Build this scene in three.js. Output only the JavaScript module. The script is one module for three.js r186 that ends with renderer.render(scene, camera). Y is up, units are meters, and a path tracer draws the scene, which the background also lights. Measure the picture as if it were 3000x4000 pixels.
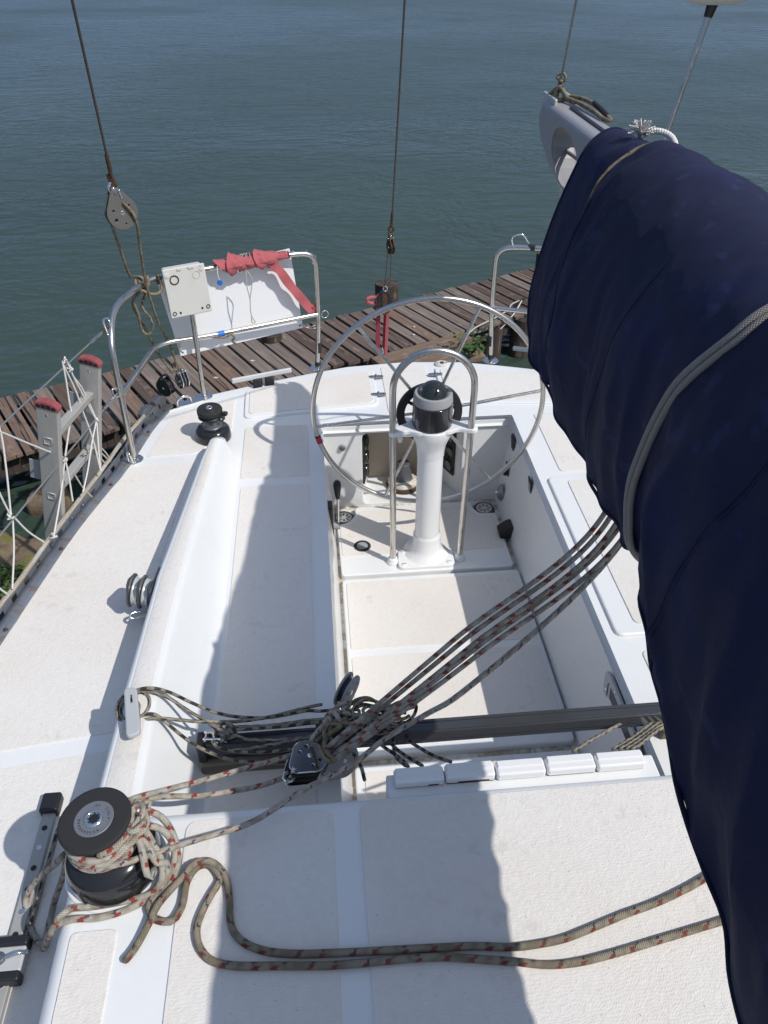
import * as THREE from 'three';
import { RoundedBoxGeometry } from 'three/addons/geometries/RoundedBoxGeometry.js';
import { mergeGeometries } from 'three/addons/utils/BufferGeometryUtils.js';
import { ImprovedNoise } from 'three/addons/math/ImprovedNoise.js';

// ---------------------------------------------------------------- camera, sky, sun, exposure
// metres; y = 0 is the cockpit sole, x = 0 the boat's centreline, -z is aft
const scene = new THREE.Scene();
const camera = new THREE.PerspectiveCamera(67, 0.75, 0.05, 2000);
camera.position.set(-0.43, 2.36, 0);
camera.lookAt(-0.43 + 0.07005, 2.36 - 0.61566, -0.78489);
const SKY = { z: [0.115, 0.205, 0.4], h: [0.18, 0.285, 0.46], m: 0.85 };
const SUN = new THREE.Vector3(0.54, 0.765, 0.35).normalize();
// clear, slightly hazy summer sky: blue zenith, pale horizon, bright aureole round the sun
const skyTex = (() => {
  const W = 512, H = 256, d = new Float32Array(W * H * 4), dir = new THREE.Vector3();
  for (let j = 0; j < H; j++) for (let i = 0; i < W; i++) {
    const ph = ((i + 0.5) / W - 0.5) * 2 * Math.PI, th = ((j + 0.5) / H - 0.5) * Math.PI;
    dir.set(Math.cos(th) * Math.cos(ph), Math.sin(th), Math.cos(th) * Math.sin(ph));
    const e = Math.max(0, dir.y), g = Math.acos(Math.max(-1, Math.min(1, dir.dot(SUN)))), h = Math.pow(1 - e, 4);
    const mie = 0.85 * Math.exp(-g / 0.3) + 0.42 * Math.exp(-g / 0.85), o = (j * W + i) * 4;
    d[o] = SKY.z[0] * (1 - h) + SKY.h[0] * h + mie * 1.0 * SKY.m; d[o + 1] = SKY.z[1] * (1 - h) + SKY.h[1] * h + mie * 0.97 * SKY.m; d[o + 2] = SKY.z[2] * (1 - h) + SKY.h[2] * h + mie * 0.9 * SKY.m; d[o + 3] = 1;
  }
  const t = new THREE.DataTexture(d, W, H, THREE.RGBAFormat, THREE.FloatType); t.mapping = THREE.EquirectangularReflectionMapping; t.colorSpace = THREE.LinearSRGBColorSpace; t.magFilter = THREE.LinearFilter; t.minFilter = THREE.LinearFilter; t.needsUpdate = true; return t;
})();
scene.background = skyTex; scene.environment = skyTex;
const sun = new THREE.DirectionalLight(new THREE.Color(1, 0.965, 0.915), 3.9);
sun.name = 'sun_light';
sun.position.copy(SUN).multiplyScalar(30); sun.target.position.set(0, 0, -2);
sun.castShadow = true; sun.shadow.mapSize.set(4096, 4096);
Object.assign(sun.shadow.camera, { left: -9, right: 9, top: 9, bottom: -9, near: 1, far: 70 });
scene.add(sun, sun.target);
const renderer = new THREE.WebGLRenderer({ antialias: true });
renderer.setSize(768, 1024);
renderer.shadowMap.enabled = true;
renderer.toneMapping = THREE.LinearToneMapping;
renderer.toneMappingExposure = 0.9;

// ---------------------------------------------------------------- helpers
function rng(seed) { let a = seed >>> 0; return () => { a = (a + 0x6D2B79F5) | 0; let t = Math.imul(a ^ (a >>> 15), 1 | a); t = (t + Math.imul(t ^ (t >>> 7), 61 | t)) ^ t; return ((t ^ (t >>> 14)) >>> 0) / 4294967296; }; }
const rnd = rng(20240611);
const R = (a, b) => a + (b - a) * rnd();
const V = (a) => new THREE.Vector3(a[0], a[1], a[2]);
const perlin = new ImprovedNoise();
const used = new Map();
function numbered(n) { const k = used.get(n) || 0; used.set(n, k + 1); return k ? n + '_' + String(k).padStart(3, '0') : n; }
function shade(o) { o.castShadow = true; o.receiveShadow = true; return o; }
function flat(g) { const q = g.index ? g.toNonIndexed() : g; for (const k of Object.keys(q.attributes)) if (!['position', 'normal', 'uv'].includes(k)) q.deleteAttribute(k); if (!q.attributes.normal) q.computeVertexNormals(); if (!q.attributes.uv) q.setAttribute('uv', new THREE.BufferAttribute(new Float32Array(q.attributes.position.count * 2), 2)); q.groups = []; return q; }
function join(list) { return list.length === 1 ? flat(list[0]) : mergeGeometries(list.map(flat)); }
function part(parent, name, geo, mat) { const m = shade(new THREE.Mesh(Array.isArray(geo) ? join(geo) : geo, mat)); m.name = name; parent.add(m); return m; }
function thing(name, label, category, group) { const g = new THREE.Group(); g.name = numbered(name); g.userData = { label, category }; if (group) g.userData.group = group; scene.add(g); return g; }
function single(name, label, category, geo, mat, group) { const m = shade(new THREE.Mesh(Array.isArray(geo) ? join(geo) : geo, mat)); m.name = numbered(name); m.userData = { label, category }; if (group) m.userData.group = group; scene.add(m); return m; }
function structure(name, geo, mat) { const m = shade(new THREE.Mesh(Array.isArray(geo) ? join(geo) : geo, mat)); m.name = numbered(name); m.userData = { kind: 'structure' }; scene.add(m); return m; }
// uv in metres from the face's dominant axis
function metreUV(g0, turn = false) {
  const g = flat(g0), p = g.attributes.position, uv = new Float32Array(p.count * 2);
  const a = new THREE.Vector3(), b = new THREE.Vector3(), c = new THREE.Vector3(), n = new THREE.Vector3();
  for (let i = 0; i < p.count; i += 3) {
    a.fromBufferAttribute(p, i); b.fromBufferAttribute(p, i + 1); c.fromBufferAttribute(p, i + 2);
    n.copy(b).sub(a).cross(c.clone().sub(a));
    const ax = Math.abs(n.x), ay = Math.abs(n.y), az = Math.abs(n.z);
    [a, b, c].forEach((q, k) => {
      let u, v;
      if (ay >= ax && ay >= az) { u = q.x; v = q.z; } else if (ax >= az) { u = q.y; v = q.z; } else { u = q.x; v = q.y; }
      if (turn) { const t = u; u = v; v = t; }
      uv[(i + k) * 2] = u; uv[(i + k) * 2 + 1] = v;
    });
  }
  g.setAttribute('uv', new THREE.BufferAttribute(uv, 2));
  return g;
}
const box = (x0, x1, y0, y1, z0, z1, r = 0.004, seg = 2) => { const w = x1 - x0, h = y1 - y0, d = z1 - z0; const g = r > 0 ? new RoundedBoxGeometry(w, h, d, seg, Math.min(r, w * 0.49, h * 0.49, d * 0.49)) : new THREE.BoxGeometry(w, h, d); g.translate((x0 + x1) / 2, (y0 + y1) / 2, (z0 + z1) / 2); return g; };
function curveOf(pts, closed = false, type = 'centripetal') { return new THREE.CatmullRomCurve3(pts.map(V), closed, type, 0.5); }
function tube(pts, r, o = {}) {
  const c = o.straight ? new THREE.LineCurve3(V(pts[0]), V(pts[1])) : curveOf(pts, o.closed);
  const len = c.getLength();
  const seg = o.seg || (o.straight ? 1 : Math.max(6, Math.min(260, Math.ceil(len / Math.max(r * 1.6, 0.008)))));
  const g = new THREE.TubeGeometry(c, seg, r, o.radial || 10, !!o.closed);
  const uv = g.attributes.uv; for (let i = 0; i < uv.count; i++) uv.setX(i, uv.getX(i) * len);
  if (!o.closed && o.caps !== false) {
    const out = [g];
    for (const t of [0, 1]) { const s = new THREE.SphereGeometry(r, 8, 6); const q = c.getPoint(t); s.translate(q.x, q.y, q.z); out.push(s); }
    return join(out);
  }
  return g;
}
// a tube through points whose corners are rounded to a bend radius
function pipe(pts, r, bend = 0.08, radial = 14) {
  const P = pts.map(V), path = new THREE.CurvePath(); let prev = P[0];
  for (let i = 1; i < P.length - 1; i++) {
    const d1 = P[i].clone().sub(P[i - 1]), d2 = P[i + 1].clone().sub(P[i]); const b = Math.min(bend, d1.length() * 0.49, d2.length() * 0.49);
    const s = P[i].clone().addScaledVector(d1.normalize(), -b), e = P[i].clone().addScaledVector(d2.normalize(), b);
    path.add(new THREE.LineCurve3(prev, s)); path.add(new THREE.QuadraticBezierCurve3(s, P[i], e)); prev = e;
  }
  path.add(new THREE.LineCurve3(prev, P[P.length - 1]));
  const q = []; path.curves.forEach((c) => { const n = c.isLineCurve3 ? 2 : 9; for (let k = 0; k < n; k++) q.push(c.getPoint(k / n)); }); q.push(P[P.length - 1]);
  const cc = new THREE.CatmullRomCurve3(q, false, 'centripetal');
  const len = cc.getLength(); const g = new THREE.TubeGeometry(cc, Math.ceil(len / 0.012), r, radial, false);
  const uv = g.attributes.uv; for (let i = 0; i < uv.count; i++) uv.setX(i, uv.getX(i) * len);
  return g;
}
function lathe(prof, seg = 40) { return new THREE.LatheGeometry(prof.map((p) => new THREE.Vector2(p[0], p[1])), seg); }
function cyl(r0, r1, h, seg = 24) { return new THREE.CylinderGeometry(r0, r1, h, seg); }
function place(g, pos, rot = [0, 0, 0]) { const m = new THREE.Matrix4().makeRotationFromEuler(new THREE.Euler(...rot)); m.setPosition(...pos); return g.applyMatrix4(m); }
// put a geometry made along +y between two points
function between(g, a, b) { const A = V(a), B = V(b), d = B.clone().sub(A).normalize(); const q = new THREE.Quaternion().setFromUnitVectors(new THREE.Vector3(0, 1, 0), d); return g.applyMatrix4(new THREE.Matrix4().compose(A.add(B).multiplyScalar(0.5), q, new THREE.Vector3(1, 1, 1))); }
const rod = (a, b, r, seg = 12) => between(cyl(r, r, V(a).distanceTo(V(b)), seg), a, b);
function roundPoly(pts, r) {
  const out = [], n = pts.length;
  for (let i = 0; i < n; i++) {
    const p0 = new THREE.Vector2(...pts[(i + n - 1) % n]), p1 = new THREE.Vector2(...pts[i]), p2 = new THREE.Vector2(...pts[(i + 1) % n]);
    const d1 = p0.clone().sub(p1), d2 = p2.clone().sub(p1); const rr = Math.min(r, d1.length() * 0.45, d2.length() * 0.45);
    const a = p1.clone().addScaledVector(d1.normalize(), rr), b = p1.clone().addScaledVector(d2.normalize(), rr);
    for (let k = 0; k <= 5; k++) { const t = k / 5; out.push([(1 - t) * (1 - t) * a.x + 2 * t * (1 - t) * p1.x + t * t * b.x, (1 - t) * (1 - t) * a.y + 2 * t * (1 - t) * p1.y + t * t * b.y]); }
  }
  return out;
}
const toShape = (pts, holes = []) => { const s = new THREE.Shape(pts.map((p) => new THREE.Vector2(p[0], p[1]))); holes.forEach((h) => s.holes.push(new THREE.Path(h.map((p) => new THREE.Vector2(p[0], p[1]))))); return s; };
// horizontal slab from a plan outline [x, z], between two heights
function slab(pts, y0, y1, bevel = 0.002, holes = [], bseg = 2) {
  const f = (q) => q.map((p) => [p[0], -p[1]]);
  const g = new THREE.ExtrudeGeometry(toShape(f(pts), holes.map(f)), { depth: y1 - y0 - 2 * bevel, bevelEnabled: bevel > 0, bevelSize: bevel, bevelThickness: bevel, bevelOffset: -bevel, bevelSegments: bseg, curveSegments: 6 });
  g.rotateX(-Math.PI / 2); g.translate(0, y0 + bevel, 0); return metreUV(g);
}
const rect = (x0, x1, z0, z1) => [[x0, z0], [x1, z0], [x1, z1], [x0, z1]];
// grid surface through rows of points (each row the same length), smoothed along both ways
function loft(rows, nu = 0, nv = 0, closed = false) {
  let g = rows.map((r) => r.map(V));
  const sm = (line, n) => (n ? new THREE.CatmullRomCurve3(line, false, 'centripetal').getPoints(n) : line);
  g = g.map((r) => sm(r, nu));
  if (nv) { const cols = g[0].map((_, j) => sm(g.map((r) => r[j]), nv)); g = cols[0].map((_, i) => cols.map((c) => c[i])); }
  const pos = [], uv = [], idx = [], W = g[0].length;
  let vv = 0;
  g.forEach((r, i) => { if (i) vv += g[i][W >> 1].distanceTo(g[i - 1][W >> 1]); let uu = 0; r.forEach((p, j) => { if (j) uu += p.distanceTo(r[j - 1]); pos.push(p.x, p.y, p.z); uv.push(uu, vv); }); });
  for (let i = 0; i < g.length - 1; i++) for (let j = 0; j < W - 1; j++) { const a = i * W + j, b = a + 1, c = a + W, d = c + 1; idx.push(a, c, b, b, c, d); }
  const q = new THREE.BufferGeometry(); q.setAttribute('position', new THREE.Float32BufferAttribute(pos, 3)); q.setAttribute('uv', new THREE.Float32BufferAttribute(uv, 2)); q.setIndex(idx); q.computeVertexNormals();
  return q;
}
// six-faced block from 4 bottom and 4 top corners
function block8(b, t) {
  const f = (q) => { const [p0, p1, p2, p3] = q; return [p0, p1, p2, p0, p2, p3]; };
  const pos = [...f([b[3], b[2], b[1], b[0]]), ...f(t), ...[0, 1, 2, 3].flatMap((i) => f([b[i], b[(i + 1) % 4], t[(i + 1) % 4], t[i]]))].flat();
  const g = new THREE.BufferGeometry(); g.setAttribute('position', new THREE.Float32BufferAttribute(pos, 3)); g.computeVertexNormals(); return metreUV(g);
}

// ---------------------------------------------------------------- textures
function hash(i, j, s) { let h = Math.imul(i, 374761393) + Math.imul(j, 668265263) + Math.imul(s, 2147483647 ^ 0x5bd1e995); h = Math.imul(h ^ (h >>> 13), 1274126177); return ((h ^ (h >>> 16)) >>> 0) / 4294967296; }
function tnoise(x, y, px, py, s) { const i = Math.floor(x), j = Math.floor(y), f = x - i, g = y - j; const u = f * f * (3 - 2 * f), v = g * g * (3 - 2 * g); const m = (a, n) => ((a % n) + n) % n; const h = (a, b) => hash(m(a, px), m(b, py), s); return (h(i, j) * (1 - u) + h(i + 1, j) * u) * (1 - v) + (h(i, j + 1) * (1 - u) + h(i + 1, j + 1) * u) * v; }
function fbm(u, v, px, py, s, oct = 4) { let a = 0, w = 0.5, t = 0; for (let k = 0; k < oct; k++) { a += w * tnoise(u * px, v * py, px, py, s + k); t += w; w *= 0.5; px *= 2; py *= 2; } return a / t; }
const clamp = (x, a = 0, b = 1) => Math.max(a, Math.min(b, x));
const smooth = (a, b, x) => { const t = clamp((x - a) / (b - a)); return t * t * (3 - 2 * t); };
function tex(w, h, fn, colour, rx = 1, ry = 1) {
  const d = new Uint8Array(w * h * 4);
  for (let y = 0; y < h; y++) for (let x = 0; x < w; x++) { const c = fn(x / w, y / h); const o = (y * w + x) * 4; if (typeof c === 'number') { d[o] = d[o + 1] = d[o + 2] = clamp(c) * 255; } else { d[o] = clamp(c[0]) * 255; d[o + 1] = clamp(c[1]) * 255; d[o + 2] = clamp(c[2]) * 255; } d[o + 3] = 255; }
  const t = new THREE.DataTexture(d, w, h); t.wrapS = t.wrapT = THREE.RepeatWrapping; t.magFilter = THREE.LinearFilter; t.minFilter = THREE.LinearMipmapLinearFilter; t.generateMipmaps = true;
  if (colour) t.colorSpace = THREE.SRGBColorSpace; t.repeat.set(rx, ry); t.needsUpdate = true; return t;
}
const mix3 = (a, b, t) => [a[0] + (b[0] - a[0]) * t, a[1] + (b[1] - a[1]) * t, a[2] + (b[2] - a[2]) * t];

// moulded non-skid: woven grain, dirt in the hollows, scattered specks
const nonskidBump = tex(512, 512, (u, v) => { const wob = fbm(u, v, 12, 12, 5, 2); const a = Math.sin((u * 38 + 2.2 * wob) * 2 * Math.PI), b = Math.sin((v * 38 + 2.2 * fbm(u, v, 10, 10, 8, 2)) * 2 * Math.PI); return 0.5 + 0.17 * a * b + 0.1 * b + 0.75 * (fbm(u, v, 40, 40, 3, 2) - 0.5); }, false, 4, 4);
const specks = []; { const q = rng(77); for (let i = 0; i < 420; i++) specks.push([q(), q(), 0.0005 + 0.0011 * q() * q(), 0.25 + 0.6 * q()]); }
function speckField(n) { const f = new Float32Array(n * n); for (const [x, y, r, s] of specks) { const R0 = Math.max(1, r * n); for (let j = -3; j <= 3; j++) for (let i = -3; i <= 3; i++) { const w = clamp(1.2 - Math.hypot(i, j) / R0) * s; const k = ((((y * n | 0) + j) % n + n) % n) * n + ((((x * n | 0) + i) % n + n) % n); f[k] = Math.max(f[k], w); } } return f; }
const SP = speckField(1024);
function nonskidMap(tint, s) { return tex(1024, 1024, (u, v) => { const m = fbm(u, v, 4, 4, s, 5), fine = fbm(u, v, 128, 128, s + 9, 2), scuff = smooth(0.62, 0.8, fbm(u, v, 9, 22, s + 5, 4)) * smooth(0.45, 0.75, fbm(u, v, 90, 60, s + 6, 2)); let c = mix3(tint, [tint[0] * 0.982, tint[1] * 0.974, tint[2] * 0.962], smooth(0.35, 0.8, m)); c = c.map((e) => e * (0.985 + 0.03 * fine)); c = mix3(c, [0.5, 0.46, 0.41], 0.1 * scuff); const k = SP[((v * 1024) | 0) * 1024 + ((u * 1024) | 0)]; return mix3(c, [0.2, 0.17, 0.14], 0.75 * k); }, true, 0.8, 0.8); }
const gelMap = tex(512, 512, (u, v) => { const m = fbm(u, v, 5, 5, 41, 4), f = fbm(u, v, 60, 40, 42, 2); const k = 0.985 - 0.018 * smooth(0.45, 0.8, m) + 0.012 * (f - 0.5); return [0.905 * k, 0.908 * k, 0.905 * k]; }, true, 0.9, 0.9);
const gelRough = tex(256, 256, (u, v) => 0.24 + 0.28 * fbm(u, v, 8, 8, 47, 4), false, 1.3, 1.3);
const grimeMap = tex(512, 512, (u, v) => { const m = fbm(u, v, 10, 10, 51, 5), f = fbm(u, v, 50, 50, 52, 3); const k = smooth(0.35, 0.7, 0.6 * m + 0.4 * f); return mix3([0.86, 0.85, 0.82], [0.6, 0.53, 0.44], k * 0.75); }, true, 2, 2);
const metalRough = tex(256, 256, (u, v) => 0.16 + 0.3 * fbm(u, v, 6, 24, 61, 4), false, 2, 4);
const steelMap = tex(512, 256, (u, v) => { const k = smooth(0.6, 0.78, fbm(u, v, 12, 6, 63, 5)); return mix3([0.8, 0.79, 0.77], [0.52, 0.43, 0.34], 0.55 * k); }, true, 1.2, 2);
const aluMap = tex(512, 512, (u, v) => { const m = fbm(u, v, 8, 8, 71, 5), s = smooth(0.58, 0.75, fbm(u, v, 5, 20, 72, 4)); let c = mix3([0.66, 0.68, 0.71], [0.5, 0.52, 0.56], m); return mix3(c, [0.56, 0.47, 0.38], 0.5 * s); }, true, 2, 2);
function woodMap(c0, c1, s) { return tex(512, 512, (u, v) => { const g = fbm(u, v, 40, 3, s, 4), g2 = fbm(u, v, 110, 5, s + 3, 2), m = fbm(u, v, 6, 4, s + 7, 4), crack = smooth(0.7, 0.76, fbm(u, v, 46, 2, s + 11, 3)); let c = mix3(c0, c1, clamp(0.55 * g + 0.35 * m + 0.3 * (g2 - 0.5) + 0.1)); c = mix3(c, [0.1, 0.08, 0.07], 0.9 * crack); return mix3(c, [0.6, 0.56, 0.5], 0.4 * smooth(0.62, 0.8, fbm(u, v, 20, 14, s + 13, 3))); }, true, 1.3, 0.8); }
const woodBump = tex(512, 512, (u, v) => 0.5 * fbm(u, v, 60, 3, 81, 3) + 0.5 * (1 - smooth(0.66, 0.76, fbm(u, v, 46, 2, 92, 3))), false, 1.3, 0.8);
// braided rope: u along (metres x repeat), v around
function ropeMap(base, dirtAndShade, kinds, s) {
  const q = rng(s), fl = []; // tracer yarns, unevenly spaced along 0.48 m
  for (const f of kinds) for (let i = 0; i < f.n; i++) fl.push({ u: (i + f.o + (q() - 0.5) * 0.35) / f.n, v: f.v + (q() - 0.5) * 0.12, w: f.w * (0.7 + 0.6 * q()), h: f.h, slant: f.slant, c: f.c, k: 0.65 + 0.3 * q() });
  return tex(1536, 64, (u, v) => {
    const N = 8, M = 108; const a = Math.floor(u * M + v * N), b = Math.floor(u * M - v * N + 64 * N);
    const fa = u * M + v * N - a, fb = (u * M - v * N + 64 * N) - b; const e = Math.min(fa, 1 - fa, fb, 1 - fb);
    const qu = Math.floor(u * M) / M, qv = Math.floor(v * N * 2) / (N * 2);
    let c = mix3(base, dirtAndShade, 0.55 * smooth(0.3, 0.75, fbm(u, v, 40, 4, s, 4)));
    for (const f of fl) { let dv = ((qv - f.v) % 1 + 1) % 1; if (dv > f.h) continue; let du = qu - f.u - (dv - f.h / 2) * f.slant; du -= Math.round(du); if (Math.abs(du) < f.w / 2) c = mix3(c, f.c, f.k); }
    return mix3(c, dirtAndShade.map((g) => g * 0.75), 0.75 * smooth(0.22, 0, e)); }, true, 1 / 0.48, 1);  // gaps between strands darkened in the colour, as shade inside the braid
}
const ropeBump = tex(512, 128, (u, v) => { const N = 8, M = 36; const a = u * M + v * N, b = u * M - v * N + 64; const fa = a - Math.floor(a), fb = b - Math.floor(b); return 0.2 + 0.8 * Math.sqrt(Math.max(0, Math.sin(fa * Math.PI) * Math.sin(fb * Math.PI))); }, false, 1 / 0.16, 1);
const cordBump = tex(128, 64, (u, v) => { const a = u * 8 + v; const f = a - Math.floor(a); return Math.sin(f * Math.PI); }, false, 20, 1);
const clothBump = tex(512, 512, (u, v) => 0.5 + 0.25 * Math.sin(u * 512 * Math.PI * 0.5) * Math.sin(v * 512 * Math.PI * 0.5) + 0.6 * (fbm(u, v, 14, 14, 101, 4) - 0.5), false, 2.5, 2.5);
const clothMap = tex(512, 512, (u, v) => { const m = fbm(u, v, 6, 6, 103, 5), fade = smooth(0.55, 0.8, fbm(u, v, 10, 5, 107, 4)), salt = smooth(0.72, 0.8, fbm(u, v, 30, 18, 109, 3)); let c = mix3([0.04, 0.065, 0.2], [0.052, 0.082, 0.245], m); c = mix3(c, [0.085, 0.12, 0.32], 0.45 * fade); return mix3(c, [0.4, 0.46, 0.62], 0.16 * salt); }, true, 1.1, 1.1);
const rockMap = tex(512, 512, (u, v) => { const m = fbm(u, v, 8, 8, 121, 5), g = smooth(0.52, 0.7, fbm(u, v, 7, 7, 123, 4)); return mix3(mix3([0.33, 0.28, 0.22], [0.58, 0.5, 0.41], m), [0.42, 0.42, 0.16], 0.8 * g); }, true, 2, 2);
const waterBump = tex(1024, 1024, (u, v) => 0.45 * fbm(u, v, 22, 46, 131, 3) + 0.3 * fbm(u + 0.3 * fbm(u, v, 5, 5, 133, 2), v, 60, 120, 135, 2) + 0.25 * fbm(u, v, 7, 14, 137, 2), false, 1 / 9, 1 / 9);
const waterRough = tex(512, 512, (u, v) => 0.07 + 0.16 * smooth(0.3, 0.7, fbm(u, v, 5, 9, 143, 4)), false, 1 / 31, 1 / 31);
const waterMap = tex(512, 512, (u, v) => { const m = fbm(u, v, 4, 4, 141, 5); return mix3([0.21, 0.268, 0.238], [0.235, 0.295, 0.256], m); }, true, 1 / 14, 1 / 14);

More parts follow.
